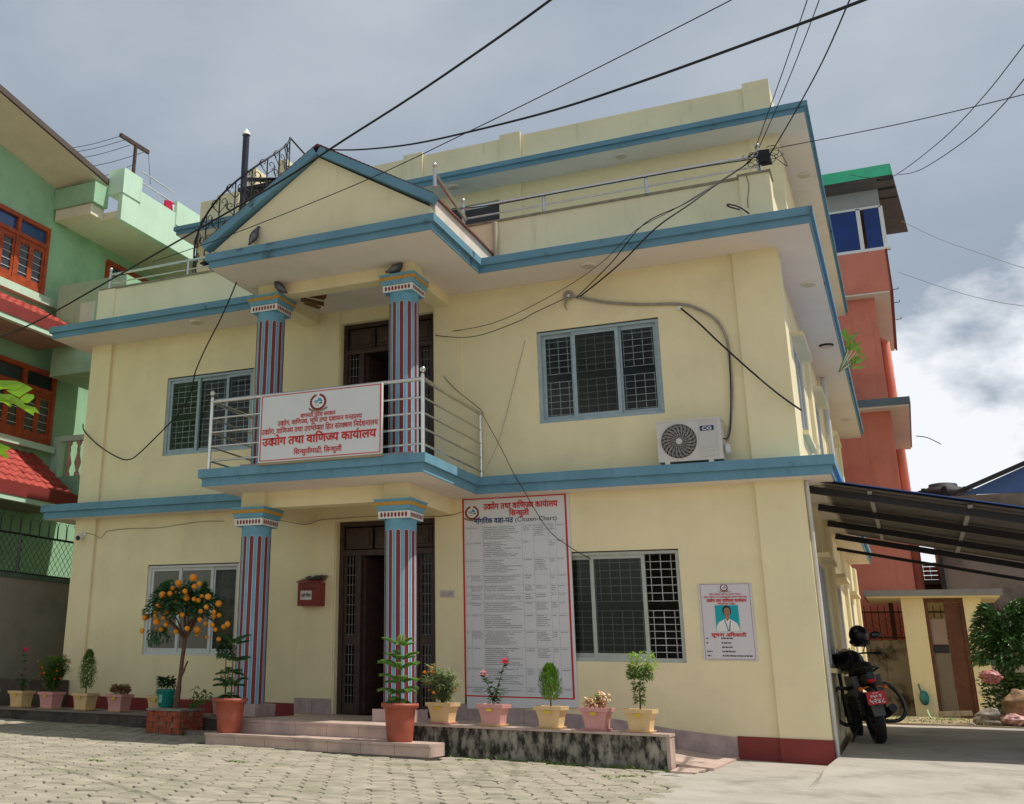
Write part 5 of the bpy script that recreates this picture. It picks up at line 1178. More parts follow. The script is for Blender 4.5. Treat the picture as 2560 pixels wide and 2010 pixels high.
def norfolk(root,h,rr,tiers,mat=LFN,topz=None):
    top=max(t[0] for t in tiers) if topz is None else topz
    st=MB(); st.tube([(0,0,h-.04),(.006,0,h+top*.5),(0,0,h+top)],[.011,.009,.005],6); st.build('stem',M('norfolk_stem',(.14,.13,.05),.8),root)
    for (z,r_,droop,nb) in tiers:
        lv=MB()
        for i in range(nb):
            a=2*PI*i/nb+rr.uniform(-.25,.25); e=Vector((math.cos(a),math.sin(a),0)); s=Vector((-e.y,e.x,0)); R_=r_*rr.uniform(.8,1.15); tl=rr.uniform(-.08,.10)
            P=[Vector((0,0,h+z+rr.uniform(-.006,.006)*0))+e*R_*t+Vector((0,0,(.10+tl)*math.sin(t*PI*.6)*R_*2.2-droop*t*t+tl*.3*t*R_*4*.3)) for t in [k/8 for k in range(9)]]
            lv.tube(P,.006,4,cap=False)
            for j in range(2,9):
                for sd in (1,-1):
                    for q in range(2):
                        L=R_*.30*(1-.07*j)+.022; b=P[j]-(P[j]-P[j-1])*.5*q
                        lv.leaf(b,(e*.55+s*sd+Vector((0,0,.25))).normalized(),L*rr.uniform(.7,1.2),.022,.15,(0,0,1)); lv.leaf(b,(e*.4+s*sd*.6+Vector((0,0,-.5))).normalized(),L*.6,.024,.15,s)
        lv.build('branch_whorl',mat,root)
def potted(label,loc,pot,rz=0,name='potted_plant',grp='potted plants along the office front',cat='potted plant'):
    t=thing(name,label,cat,loc,rz,grp); return t
ZW,ZL=.374,.287
# on the low wall, left to right
t=potted('cream square pot of wispy marigolds, leftmost on the low wall beside the door',(7.536,-1.98,ZW),0); h=square_pot(t,POTY,saucer=POTP); rr=random.Random(11); marigold(t,h,rr,1.3,9,.38,.22)
t=potted('pink square pot with a rose bush bearing two pink blooms on the low wall',(8.155,-1.98,ZW),0); h=square_pot(t,POTP,saucer=POTY); rose(t,h,random.Random(12),[(-.10,-.03,h+.31,ROSEP),(.14,.02,h+.45,ROSE)])
t=potted('cream square pot with a tidy oval green thuja on the low wall',(8.829,-1.98,ZW),0); h=square_pot(t,POTY); thuja(t,h,random.Random(13))
t=potted('pink square pot with cream and pink leafed low plant on the low wall',(9.338,-1.98,ZW),0); h=square_pot(t,POTP)
rr=random.Random(14); shrub(t,h,rr,[(-.02,0,h+.04,.10,.06),(.08,0,h+.12,.06,.07)],170,.05,.03,CREAMF); lv=MB(); [lv.leaf((rr.uniform(-.1,.1),rr.uniform(-.08,.08),h+rr.uniform(0,.1)),randdir(rr,.2),.06,.03) for _ in range(50)]; lv.build('leaves',LFR,t); lv=MB(); [lv.leaf((rr.uniform(-.09,.05),rr.uniform(-.08,.08),h+rr.uniform(.05,.15)),randdir(rr,.5),.05,.02) for _ in range(30)]; lv.build('green_leaves',LFY,t)
t=potted('cream square pot with a tall leafy shrub, rightmost on the low wall',(9.809,-1.98,ZW),0); h=square_pot(t,POTY); rr=random.Random(15)
shrub(t,h,rr,[(0,0,h+.10,.05,.1),(.0,0,h+.22,.06,.10),(.02,0,h+.36,.13,.13)],420,.042,.020,LF); lv=MB(); [lv.leaf((.05+rr.uniform(-.15,.15),rr.uniform(-.1,.1),h+rr.uniform(.38,.58)),randdir(rr,.4),.042,.020) for _ in range(260)]; lv.build('young_leaves',LFY,t)
# on the left walkway
LX=[(-.05,'rose',POTY,'cream square pot with one tall bright pink rose, leftmost of the left row'),(.56,'mar',POTP,'pink square pot overflowing with orange marigolds at the left'),(1.23,'thu',POTY,'cream square pot with a feathery green thuja on the left walkway'),(1.88,'low',POTP,'pink square pot with a low pink leafed plant on the left walkway'),(2.62,'none',POTY,'cream square pot standing half hidden behind the teal bucket'),(3.62,'tall',POTP,'pink square pot with a dark slender shrub behind the terracotta pot')]
for i,(x,k,m,lab) in enumerate(LX):
    y=-.80 if k not in('tall',) else -.62; zz=ZL
    t=potted(lab,(x,y,zz),0); h=square_pot(t,m,top=.15,bot=.11,h=.25,saucer=POTY if m is POTP and i!=5 else m); rr=random.Random(30+i)
    if k=='rose': rose(t,h,rr,[(-.02,0,h+.60,ROSE)])
    if k=='mar':
        marigold(t,h,rr,2.4,17,.50,.24,LF)
    if k=='thu': thuja(t,h,rr,.56,.13,LF,1)
    if k=='low': shrub(t,h,rr,[(0,0,h+.07,.13,.09)],240,.055,.032,LFR); lv=MB(); [lv.leaf((rr.uniform(-.12,.12),rr.uniform(-.1,.1),h+rr.uniform(0,.1)),randdir(rr,.2),.06,.03) for _ in range(80)]; lv.build('leaves',LF,t)
    if k=='tall': shrub(t,h,rr,[(0,0,h+.25,.07,.22),(-.01,0,h+.62,.13,.17),(-.03,0,h+.80,.09,.10)],300,.048,.024,LFD)
    if k=='none': shrub(t,h,rr,[(0,0,h+.05,.05,.05)],150,.05,.02,LF)
# norfolk pines in terracotta pots on the lower step
t=potted('terracotta pot with a dark five tiered norfolk pine at the left end of the step',(4.98,-2.56,.196),.3); h=round_pot(t,.395,.195,.145); norfolk(t,h-.02,random.Random(41),[(.05,.15,.05,6),(.17,.20,.02,6),(.32,.19,.03,5),(.46,.19,.01,6),(.67,.18,-.02,8)],M('dark_norfolk_needles',(.05,.13,.04),.5,.3,9,.05))
t=potted('terracotta pot with a bright green norfolk pine in front of the right column',(7.25,-2.56,.196),1.1); h=round_pot(t,.405,.197,.145); norfolk(t,h-.02,random.Random(42),[(.04,.17,.05,7),(.13,.21,.04,7),(.25,.21,.02,6),(.40,.23,.01,6),(.50,.21,.0,6),(.66,.19,-.02,6)],topz=.74)
# teal bucket with handle
BK=thing('bucket','teal plastic bucket with a young leafy seedling beside the orange tree','bucket',(3.05,-1.25,.40),0)
mb=MB(); mb.lathe([(.095,0),(.10,.01),(.128,.20),(.135,.21),(.14,.235),(.132,.24),(.125,.235)],(0,0,0),26); mb.build('bucket_body',BUCK,BK)
mb=MB(); mb.lathe([(.001,.19),(.122,.195)],(0,0,0),20,cap=False); mb.build('soil',SOIL,BK)
mb=MB(); mb.tube([(.14*math.cos(t),.02,.22-.16*math.sin(t)*1.0) for t in [PI*k/14 for k in range(15)]],.004,5); mb.build('handle',M('handle_white',(.4,.4,.38),.5),BK)
mb=MB(); mb.box(-.035,-.122,.06,.02,-.117,.17); mb.build('faded_label',M('faded_teal',(.18,.42,.36),.6,.3,30),BK)
shrub(BK,.22,random.Random(51),[(0,0,.32,.10,.10),(-.06,0,.36,.06,.05)],190,.075,.032,LFD)
# brick planter and orange tree
BP=thing('brick_planter','small square planter of rough red bricks and grey mortar round the orange tree','planter')
bx0_,bx1_,by0_,by1_,bz0=3.05,3.60,-1.66,-1.10,.085
mb=MB(); mb.box(bx0_+.02,by0_+.02,bz0-.1,bx1_-.02,by1_-.02,bz0+.275); mb.build('mortar_core',MORT,BP)
def brickm(L): 
    mb=MB(); r_=rnd; mb.box(0,0,0,L,.11,.064); mb.v=[(x+r_.uniform(-.005,.005),y+r_.uniform(-.004,.004),z+r_.uniform(-.004,.004)) for x,y,z in mb.v]; return mb.mesh('brick',BRICK)
bms=[brickm(.205) for _ in range(3)]
for c in range(4):
    z=bz0+c*.072
    for sd in range(4):
        for k in range(3):
            off=k*.222-(.10 if c%2 else 0)
            L=bx1_-bx0_ if sd%2==0 else by1_-by0_
            if off<-.12 or off>L-.05: continue
            s0=max(0,off); ln=min(L,off+.205)-s0
            if ln<.05: continue
            o=bpy.data.objects.new('brick',bms[k%3]); COL.objects.link(o); o.parent=BP; o.scale=(ln/.205,1,1)
            if sd==0: o.location=(bx0_+s0,by0_+.0,z)
            elif sd==1: o.location=(bx1_-.0,by0_+s0+.001,z); o.rotation_euler=(0,0,PI/2)
            elif sd==2: o.location=(bx1_-s0,by1_-.0,z); o.rotation_euler=(0,0,PI)
            else: o.location=(bx0_+.0,by1_-s0,z); o.rotation_euler=(0,0,-PI/2)
mb=MB(); mb.box(bx0_-.01,by0_-.01,bz0+.285,bx1_+.01,by1_+.01,bz0+.31); mb.build('mortar_cap',MORT,BP)
mb=MB(); mb.prism([(3.62,-1.55,.06),(4.25,-1.75,.06),(4.6,-1.4,.06),(4.0,-1.15,.06)],(0,0,.07)); st_=mb.build('cement_slab',M('walkway_cement',(.22,.18,.15))); tag(st_,'broken cement slab lying between the brick planter and the steps','slab')
OT=thing('orange_tree','small round headed tree loaded with ripe oranges in the brick planter','tree',(3.33,-1.38,.40))
tb=Vector((3.33,-1.38,.40)); tt_=ay(463,1592,-1.38)-tb; cc=ay(458,1522,-1.38)-tb
mb=MB(); mb.tube(smooth_path([Vector((0,0,-.05)),Vector((.0,0,.02)),tt_*.35,tt_*.7,tt_],5),[.052]*2+[.040]*8+[.030]*11,10); mb.tube(smooth_path([tt_*.42,tt_*.48+Vector((.05,0,.04)),tt_*.55+Vector((.10,0,.10))],4),[.02]*5+[.012]*4,6)
rr=random.Random(61); ends=[]
for i in range(16):
    a=2*PI*i/16*2.4; el_0=rr.uniform(.1,1.3); L=rr.uniform(.3,.5); e=tt_+Vector((math.cos(a)*math.cos(el_0),math.sin(a)*math.cos(el_0)*.8,math.sin(el_0)*1.25))*L
    mb.tube(smooth_path([tt_-Vector((0,0,.04)),tt_*.35+e*.65+Vector((0,0,.03)),e],3),[.014]*3+[.009]*3+[.005],6); ends.append(e)
mb.build('trunk',BARK,OT)
lv=MB()
for i in range(3000):
    d=randdir(rr,.05); q=rr.random()**.42; w=.56*(1-.42*max(0,d.z)); p=cc+Vector((d.x*w*q,d.y*w*q*.85,(d.z*.50+ -.0)*q))
    if (math.sin(p.x*13+1)*math.sin(p.z*11)*math.sin(p.y*12+2))>.28: continue
    lv.leaf(p,(d+Vector((0,0,rr.uniform(-.7,.4)))).normalized(),rr.uniform(.065,.10),rr.uniform(.032,.046),.2)
for i in range(9):    # hanging sprays and low suckers
    b=cc+Vector((-.42+rr.uniform(-.1,.25),rr.uniform(-.2,.2),-.25-rr.uniform(0,.2)))
    for k in range(12): lv.leaf(b+Vector((rr.uniform(-.07,.07),rr.uniform(-.05,.05),rr.uniform(-.05,.05))),Vector((rr.uniform(-1,.2),rr.uniform(-.4,.4),-.6)),.08,.03,.2)
lv.build('crown',leafm('citrus_leaf',(.035,.115,.045),.2,.4),OT)
orp=[(919,322,50),(735,388,42),(748,455,32),(997,398,33),(935,433,35),(660,457,30),(535,540,48),(627,525,38),(818,495,36),(836,573,47),(687,617,34),(930,592,30),(983,608,32),(1025,555,27),(1106,562,42),(1237,648,42),(487,667,38),(1083,692,33),(1013,743,30),(440,760,28),(590,757,32),(721,757,32),(780,790,33),(1178,752,30),(1176,810,34),(312,825,37),(350,820,30),(447,803,28),(460,877,47),(543,828,27),(1243,795,30),(1005,850,32),(1350,905,38),(1300,938,32),(1076,900,33),(1160,918,32),(578,912,35),(276,990,32),(517,970,32),(460,975,24),(702,1000,33),(843,962,35),(968,977,47),(1197,975,28),(1240,1095,32),(1088,1070,26),(965,1045,24),(690,510,26),(580,615,22),(605,890,24)]
om=MB(); om.ball((0,0,0),1,12,8,(1,1,.94)); omm=om.mesh('orange',ORG)
for (a,b,s) in orp:
    y=-1.38+rr.uniform(-.42,-.1)*(1 if s>26 else -.3)+.0
    p=ay(300+a*.1991,1380+b*.1991,y); rad=s*.1991/FPX*(p-C0).dot(CF)
    o=bpy.data.objects.new('orange',omm); COL.objects.link(o); o.parent=OT; o.location=p-Vector((3.33,-1.38,.40)); o.scale=(rad,)*3; o.rotation_euler=(rr.random(),rr.random(),rr.random())
SK=thing('sucker_shoot','low leafy shoots sprouting at the foot of the orange tree','plant',(3.5,-1.25,.40))
lv=MB(); st=MB()
for i in range(5):
    a=-.3+i*.5; e=Vector((math.cos(a)*.32,math.sin(a)*.12,.12+.04*i)); st.tube([(0,0,0),e*.6+Vector((0,0,.05)),e],.005,4)
    for k in range(9): lv.leaf(e*(k/9)+Vector((0,0,.04)),Vector((rr.uniform(-.6,.8),rr.uniform(-.5,.5),-.2)),.09,.05,.2)
st.build('stem',STEM,SK); lv.build('leaves',LF,SK)
# weeds along walls and joints
gm=MB(); rg=random.Random(77)
def tuft(x,y,z,h,n):
    for k in range(n):
        a=rg.uniform(0,2*PI); gm.leaf((x+rg.uniform(-.02,.02),y+rg.uniform(-.02,.02),z),Vector((math.cos(a)*.7,math.sin(a)*.7,1)),h*rg.uniform(.5,1.1),rg.uniform(.006,.014),.25)
for i in range(190): x=rg.uniform(7.7,10.1); tuft(x,-2.12-abs(rg.gauss(0,.04)),gz(x,-2.1)-.012,.05 if rg.random()<.85 else .09,7)
for i in range(70): x=rg.uniform(4.8,7.7); tuft(x,-2.80-abs(rg.gauss(0,.02)),gz(x,-2.8)-.015,.035,6)
for i in range(420): x=rg.uniform(-2,4.7); y=-1.08-abs(rg.gauss(0,.35)); tuft(x,y,gz(x,y)-.01,.03,5)
for i in range(26): t_=rg.random(); tuft(10.38+.1*t_,-2.3+1.4*t_,.0,.05,7)
joint=rg.sample(cells,min(len(cells),330))
for (x,y,z) in joint: tuft(x+HW*rg.choice((-1,1)),y+HL*.42*rg.choice((-1,1)),z-.012,.028,4)
for (x,y) in ((8.0,-2.5),(9.9,-2.9),(6.3,-4.4),(5.2,-5.3),(9.7,-3.1)): 
    for k in range(14): tuft(x+rg.uniform(-.12,.12),y+rg.uniform(-.07,.07),gz(x,y)-.005,.04,6)
for i in range(300): x=rg.uniform(11.8,14.5); y=rg.uniform(6.3,13.6); tuft(x,y,gzf(x,y)-.01,.07,5)
o=gm.build('weeds',M('weed_green',(.17,.25,.06),.7,.35,15,.1)); o['kind']='stuff'
# litter and pebbles: pale petals and leaf scraps
sc_=MB()
for i in range(60):
    x,y=rg.uniform(0,10.5),rg.uniform(-6,-1.3)
    if inpave(x,y): z=gz(x,y)+.008; s=rg.uniform(.006,.016); sc_.add([(x-s,y,z),(x,y-s,z+.003),(x+s,y,z),(x,y+s*1.2,z+.004)],[(0,1,2,3)])
o=sc_.build('scattered_petals',M('petal_litter',(.6,.55,.42),.8,.3)); o['kind']='stuff'
# shoot growing on the second ledge at the right side
t=thing('ledge_seedling','green leafy seedling sprouting beyond the right side ledge','plant',ax(2120,905,12.25))
lv=MB(); st=MB(); 
for (u,v) in ((2118,858),(2132,868),(2146,884),(2140,880),(2135,912),(2128,922),(2145,905),(2112,850),(2120,880)):
    e=ax(u,v,12.25)-t.location; st.tube([(-.1,0,-.1),e*.5,e],.008,4); lv.leaf(e,Vector((e.x+.3,-.2,rr.uniform(-.3,.3))),.20,.11,.1)
    lv.leaf(e,Vector((e.x+.1,-.5,.5)),.16,.08,.1)
st.build('stem',STEM,t); lv.build('leaves',LF,t)
# papaya leaf reaching in at the left edge
PA=thing('papaya_plant','bright green lobed papaya leaves reaching in from the left edge','plant')
yl=-7.5
def papleaf(pts,name='leaf'):
    P=[ay(u,v,yl+dy) for u,v,dy in pts]; mb=MB(); c=sum(P,Vector((0,0,0)))/len(P); c=P[0]*.0+c+Vector((0,-.012,.01)); n=len(P)
    mb.add(P+[c],[(i,(i+1)%n,n) for i in range(n)],True); mb.build(name,LFP,PA)
papleaf([(-90,960,0),(-20,950,.0),(40,952,-.02),(62,960,-.03),(40,975,-.02),(10,972,0),(-90,990,.04)])
papleaf([(62,960,-.02),(82,972,-.04),(60,985,-.02),(48,994,0),(30,985,.02),(16,976,.02),(40,972,0)])
papleaf([(-90,985,0),(0,985,0),(28,985,-.01),(60,1005,-.03),(62,1012,-.03),(88,1018,-.05),(100,1034,-.06),(84,1030,-.04),(85,1040,-.04),(70,1025,-.02),(48,1012,0),(26,1008,.02),(28,1019,.02),(0,1000,.04),(-90,1000,.05)])
papleaf([(50,996,-.01),(66,984,-.03),(84,986,-.04),(86,995,-.04),(70,1008,-.02),(58,1006,0)])
papleaf([(-80,1110,.1),(0,1108,.1),(28,1120,.08),(12,1128,.1),(22,1142,.1),(16,1148,.1),(5,1130,.12),(-80,1160,.12)])
a=ay(-20,985,yl); b=ay(-140,1080,yl); mb=MB(); mb.tube([a,(a+b)/2+Vector((0,0,.03)),b],.008,6); mb.tube([b,Vector((b.x-.1,b.y,-.2))],.045,8); mb.build('stem',M('papaya_stem',(.2,.22,.1),.7),PA)
# bush at the right edge in the garden strip
BUZ=0
BU=thing('garden_bush','bushy shrub with glossy pale lit leaves at the right edge','bush',(ay(2520,1720,8.).x,8.,.25))
cb=ay(2505,1590,8.)-BU.location; rr=random.Random(81)
mb=MB(); 
for i in range(6): mb.tube([(0,0,0),cb*.5+Vector((rr.uniform(-.2,.2),0,0)),cb+Vector((rr.uniform(-.4,.4),rr.uniform(-.3,.3),rr.uniform(-.2,.4)))],[.03,.02,.01],6)
mb.build('trunk',BARK,BU); lv=MB()
for i in range(7000):
    d=randdir(rr,0); q=rr.random()**.4; zz=d.z*1.0*q; w=.66*(1-.40*max(0,d.z)); p=cb+Vector((d.x*w*q+.16,d.y*w*q,zz*1.1-.26+.12*math.sin(d.x*5)))
    if math.sin(p.x*9)*math.sin(p.z*8+1)*math.sin(p.y*9)>.22: continue
    lv.leaf(p,(d+Vector((0,0,rr.uniform(-.8,.3)))).normalized(),rr.uniform(.09,.13),rr.uniform(.05,.07),.2)

for i in range(2600):
    a=rr.uniform(0,2*PI); w=.55*rr.random()**.5; lv.leaf((cb.x*.6+.12+w*math.cos(a),cb.y*.5+w*.7*math.sin(a),rr.uniform(0,.85)),randdir(rr,-.1),rr.uniform(.08,.12),rr.uniform(.045,.06),.2)
lv.build('crown',M('glossy_bush_leaf',(.09,.19,.06),.28,.4,9,.05,spec=.7),BU)
# ================================================================ motorcycle under the carport
MC=thing('motorcycle','black motorcycle with red number plate parked under the carport seen from behind','motorcycle')
bk=ay(2222,1868,2.0); Z0=.16; X0=bk.x-.02; YB=1.95
lean=Matrix.Rotation(R(-7),4,'Y'); yaw=Matrix.Rotation(R(14),4,'Z')
MC.matrix_world=Matrix.Translation((X0,YB,Z0))@yaw@lean
def mcp(name,mb,mat,par=None): return mb.build(name,mat,par or MC)
def wheel(name,yc,r_,w):
    mb=MB(); P=[]; 
    prof=[(r_-.09,-w*.42),(r_-.04,-w*.5),(r_-.012,-w*.36),(r_,0),(r_-.012,w*.36),(r_-.04,w*.5),(r_-.09,w*.42)]
    n=28; vs=[]
    for k in range(n):
        a=2*PI*k/n
        for rad,x in prof: vs.append((x,yc+rad*math.cos(a),r_+rad*math.sin(a)))
    m=len(prof); mb.add(vs,[(k*m+i,k*m+i+1,((k+1)%n)*m+i+1,((k+1)%n)*m+i) for k in range(n) for i in range(m-1)],True)
    W_=mcp(name,mb,BLK); mb=MB(); mb.lathe([(r_-.085,-.03),(r_-.10,-.0),(r_-.085,.03)],(0,yc,r_),24,axis='x',cap=False); mcp('rim',mb,M('rim_dark',(.04,.04,.045),.4,metal=.5),W_)
    mb=MB()
    for k in range(5): a=2*PI*k/5; mb.bar((0,yc,r_),(0,yc+(r_-.1)*math.cos(a),r_+(r_-.1)*math.sin(a)),.03)
    mb.lathe([(.05,-.06),(.05,.06)],(0,yc,r_),12,axis='x'); mcp('spokes',mb,M('rim_dark',(.04,.04,.045)),W_)
wheel('wheel',.31,.31,.13); wheel('wheel',1.62,.31,.10)
mb=MB(); mb.tube([(0,.02,.50),(0,-.04,.62),(0,.10,.72),(0,.45,.78)],[.06,.07,.08,.09],8); mcp('rear_fender',mb,BLKP)
mb=MB(); mb.add([(-.07,-.07,.36),(.07,-.07,.36),(.08,0,.60),(-.08,0,.60),(-.07,-.05,.36),(.07,-.05,.36),(.08,.03,.60),(-.08,.03,.60)],[(0,1,2,3),(7,6,5,4),(0,4,5,1),(1,5,6,2),(2,6,7,3),(3,7,4,0)]); mcp('mud_flap',mb,M('grey_flap',(.10,.10,.095),.6))
mb=MB(); mb.box(-.115,-.105,.50,.115,-.098,.66); pl_=mcp('number_plate',mb,PLRED)
_mw=bpy.data.objects
pq=Print((-.115,-.1055,.50),(.23,0,0),(0,0,.16)); BOLD=.03; _gc.clear()
for t_,a0,a1,b0,b1 in (('०५० प',.20,.78,.52,.76),('५२४८',.12,.90,.12,.42)): x_=pq.text(t_,a0,a1,b0,b1,WHT,'lettering',None,off=.002); x_.parent=pl_
BOLD=.018; _gc.clear(); x_=pq.dashes([(.35,.65,.86,.05)],WHT,'plate_small_text',None); x_.parent=pl_; x_['kind']='stuff'
mb=MB(); mb.ball((0,-.06,.80),.045,10,7,(1.2,.6,.9)); mcp('tail_lamp',mb,TAILR)
for sx in (-1,1): mb=MB(); mb.ball((sx*.15,-.04,.70),.030,10,6,(1,.8,1)); mb.tube([(sx*.05,-.02,.72),(sx*.15,-.03,.70)],.01,5); mcp('indicator',mb,INDO)
mb=MB(); mb.tube([(0,-.02,.90),(0,.12,.94),(0,.35,.91),(0,.62,.86),(0,.75,.90)],[.05,.10,.13,.13,.08],10); mcp('seat',mb,BLK)
mb=MB(); mb.tube([(0,-.08,.86),(0,.05,.82),(0,.30,.78)],[.05,.10,.11],8); mcp('tail_cowl',mb,BLKP)
mb=MB(); mb.tube([(-.13,.30,.90),(-.15,.0,.95),(-.06,-.10,.96),(.06,-.10,.96),(.15,.0,.95),(.13,.30,.90)],.014,6); mcp('grab_rail',mb,BLKP)
mb=MB(); mb.tube([(0,.68,.92),(0,.85,1.02),(0,1.08,1.05),(0,1.25,.98)],[.10,.17,.17,.10],12); mcp('fuel_tank',mb,BLKP)
mb=MB(); mb.box(-.16,.72,.28,.16,1.15,.62); mb.lathe([(.12,-.18),(.12,.18)],(0,.9,.38),14,axis='x'); mb.lathe([(.085,0),(.085,.26)],(0,1.02,.55),12); mcp('engine',mb,M('engine_dark',(.03,.03,.032),.5,.3,20,.3,metal=.4))
mb=MB(); mb.tube([(.13,1.0,.36),(.16,.7,.30),(.18,.35,.36),(.19,.0,.44)],[.025,.03,.05,.052],10); mcp('exhaust',mb,M('engine_dark',(.03,.03,.032)))
mb=MB(); mb.tube([(-.12,.31,.31),(-.13,.7,.40)],.025,6); mb.tube([(.12,.31,.31),(.13,.7,.40)],.025,6); mb.tube([(-.14,.20,.36),(-.13,.30,.80)],.03,8); mb.tube([(.14,.20,.36),(.13,.30,.80)],.03,8); mcp('swingarm',mb,BLK)
mb=MB(); mb.tube([(-.09,1.62,.31),(-.09,1.36,1.02)],.024,8); mb.tube([(.09,1.62,.31),(.09,1.36,1.02)],.024,8); mcp('front_fork',mb,BLK)
mb=MB(); mb.tube(smooth_path([(-.37,1.12,1.12),(-.20,1.28,1.13),(0,1.34,1.06),(.20,1.28,1.13),(.37,1.12,1.12)],4),.014,6); mcp('handlebar',mb,BLK)
mb=MB(); mb.ball((0,1.45,.98),.11,12,8); mb.box(-.13,1.30,1.0,.13,1.44,1.16); mcp('headlamp_cowl',mb,BLKP)
for sx in (-1,1):
    mb=MB(); mb.tube(smooth_path([(sx*.24,1.22,1.12),(sx*.30,1.16,1.24),(sx*.40,1.10,1.34)],3),.007,5); mb.ball((sx*.44,1.09,1.36),.075,12,7,(1,.25,.62)); mcp('mirror',mb,BLKP)
mb=MB(); mb.tube(smooth_path([(.10,.60,.66),(.30,.60,.72),(.44,.62,.56),(.47,.62,.36),(.36,.62,.25),(.14,.64,.26)],4),.024,8); mcp('crash_guard',mb,BLKP)
mb=MB(); mb.tube(smooth_path([(-.10,.60,.66),(-.30,.60,.72),(-.44,.62,.56),(-.42,.62,.36),(-.30,.62,.25),(-.14,.64,.26)],4),.024,8); mcp('crash_guard',mb,BLKP)
mb=MB(); mb.tube([(-.14,.5,.28),(-.34,.42,.02)],.014,6); mcp('side_stand',mb,BLK)
mb=MB(); mb.box(-.18,.2,.60,-.10,.7,.86); mcp('side_panel',mb,BLKP); mb=MB(); mb.box(.10,.2,.60,.18,.7,.86); mcp('side_panel',mb,BLKP)
CHR=M('worn_chrome',(.55,.55,.55),.25,.1,9,.0,metal=.9)
for sx in (-1,1):
    mb=MB(); P=[(sx*.155+.018*math.cos(k*1.3),.20+.1*k/40+.018*math.sin(k*1.3),.38+.38*k/40) for k in range(41)]; mb.tube(P,.005,4); mcp('shock_spring',mb,CHR)
mb=MB(); mb.bar((.235,.12,.42),(.205,.5,.37),.012,.06); mcp('exhaust_shield',mb,CHR)
for k in range(4): mb=MB(); mb.tube(smooth_path([(-.2+.1*k,1.27,1.13),(-.12+.08*k,1.40,1.22),(-.06+.04*k,1.46,1.0)],4),.005,4); mcp('control_cable',mb,BLK)
mb=MB(); mb.tube([(-.37,1.12,1.12),(-.46,1.06,1.11)],.019,8); mb.build('grip',BLK,MC); mb=MB(); mb.tube([(.37,1.12,1.12),(.46,1.06,1.11)],.019,8); mb.build('grip',BLK,MC)
HE=thing('helmet','black full face helmet hooked over the motorcycle right mirror','helmet',ay(2147,1592,2.6)); 
mb=MB(); q=.125; 
mb.ball((0,0,.02),q,18,12,(1,1.1,1.08)); mb.tube([(-.10,-.02,-.07),(-.07,.13,-.10),(.07,.13,-.10),(.10,-.02,-.07)],.03,8); mb.build('shell',BLKF,HE)
mb=MB(); mb.box(-.05,-.145,.06,.0,-.135,.068); mb.box(-.05,-.14,.08,.0,-.13,.088); mb.build('helmet_stripe',M('helmet_grey',(.12,.12,.13),.4),HE)
# rubbish by the outhouse
def blob(name,label,cat,c,s,m,seed,mats2=None):
    r2=random.Random(seed); mb=MB(); mb.ball((0,0,0),1,22,14); mb.v=[((x+r2.uniform(-.09,.09))*s[0]*(1+.28*math.sin(x*5+seed)*math.sin(z*6+y*4)),y*s[1]*(1+.2*math.sin(z*7+seed)),z*s[2]*(1+.25*math.sin(x*6+y*5+seed))) for x,y,z in mb.v]
    o=mb.build(name,m,None,loc=c); return tag(o,label,cat)
yt=6.9
c_=ay(2505,1800,yt); blob('rubbish_sack','grey crumpled rubbish sack lying at the foot of the outhouse wall','sack',c_+Vector((-.1,0,-.02)),(.28,.2,.17),M('grey_sacking',(.25,.22,.19),.9,.5,9,.5),3)
c_=ay(2545,1770,yt); blob('rubbish_sack','brown stuffed sack leaning at the right edge of the lane','sack',c_+Vector((.1,0,.0)),(.32,.25,.26),M('brown_sacking',(.30,.19,.11),.9,.5,7,.5),5)
c_=ay(2535,1800,yt-.4); blob('striped_bag','red and white striped plastic bag on the rubbish heap','bag',c_,(.18,.12,.08),M('red_white_bag',(.50,.28,.26),.6,.7,16,.3),8)
c_=ay(2478,1692,7.2); blob('hanging_bag','red and white plastic bag hanging near the bush','bag',c_,(.15,.08,.10),M('red_white_bag2',(.42,.16,.16),.5,.9,30,.3),12)
mb=MB(); a,b=ay(2300,1789,12.8),ay(2432,1788,12.8); mb.bar(a+Vector((.35,0,.04)),b+Vector((0,0,.04)),.08,.10); o=mb.build('log',M('pale_log',(.32,.27,.2),.9,.3,9,.4)); tag(o,'pale grey log lying in front of the outhouse door','log')
mb=MB(); P=smooth_path([ay(2318,1775,12.),ay(2326,1793,11.9),ay(2345,1803,11.8),ay(2362,1809,11.8)],5); mb.tube(P,.018,6); o=mb.build('garden_hose',M('pale_green_hose',(.35,.5,.3),.5)); tag(o,'pale green hose lying in the garden strip before the outhouse','hose')
mb=MB(); a=ay(2296,1710,13.9); b=ay(2305,1738,13.9); mb.tube([a,b],.022,6); c_=ay(2311,1745,13.85); mb.ball(c_,.10,8,6,(1,.5,1.6)); o=mb.build('cleaning_rag',M('blue_green_rag',(.05,.2,.2),.9,.5,9)); tag(o,'blue green rag hanging on the outhouse pier','rag')
# white jerry can at far left
JC=thing('jerry_can','white plastic jerry can at the left end of the pot row','can',(-.62,-.86,.287))
mb=MB(); mb.box(-.10,-.07,0,.10,.07,.26); mb.prism([(-.10,-.07,.26),(.10,-.07,.26),(.05,-.07,.34),(-.08,-.07,.34)],(0,.14,0)); mb.build('can_body',M('can_white',(.62,.62,.60),.5,.06),JC)
mb=MB(); mb.tube([(.06,0,.33),(.07,0,.40),(-.05,0,.41),(-.08,0,.34)],.016,6); mb.build('can_handle',M('can_white',(.62,.62,.60)),JC)
mb=MB(); mb.box(-3.,-.35,.287,.2,-.02,.70); o=mb.build('stone_bench',M('dark_stained_cement',(.13,.105,.085))); tag(o,'dark stone bench behind the leftmost pots against the wall','bench')

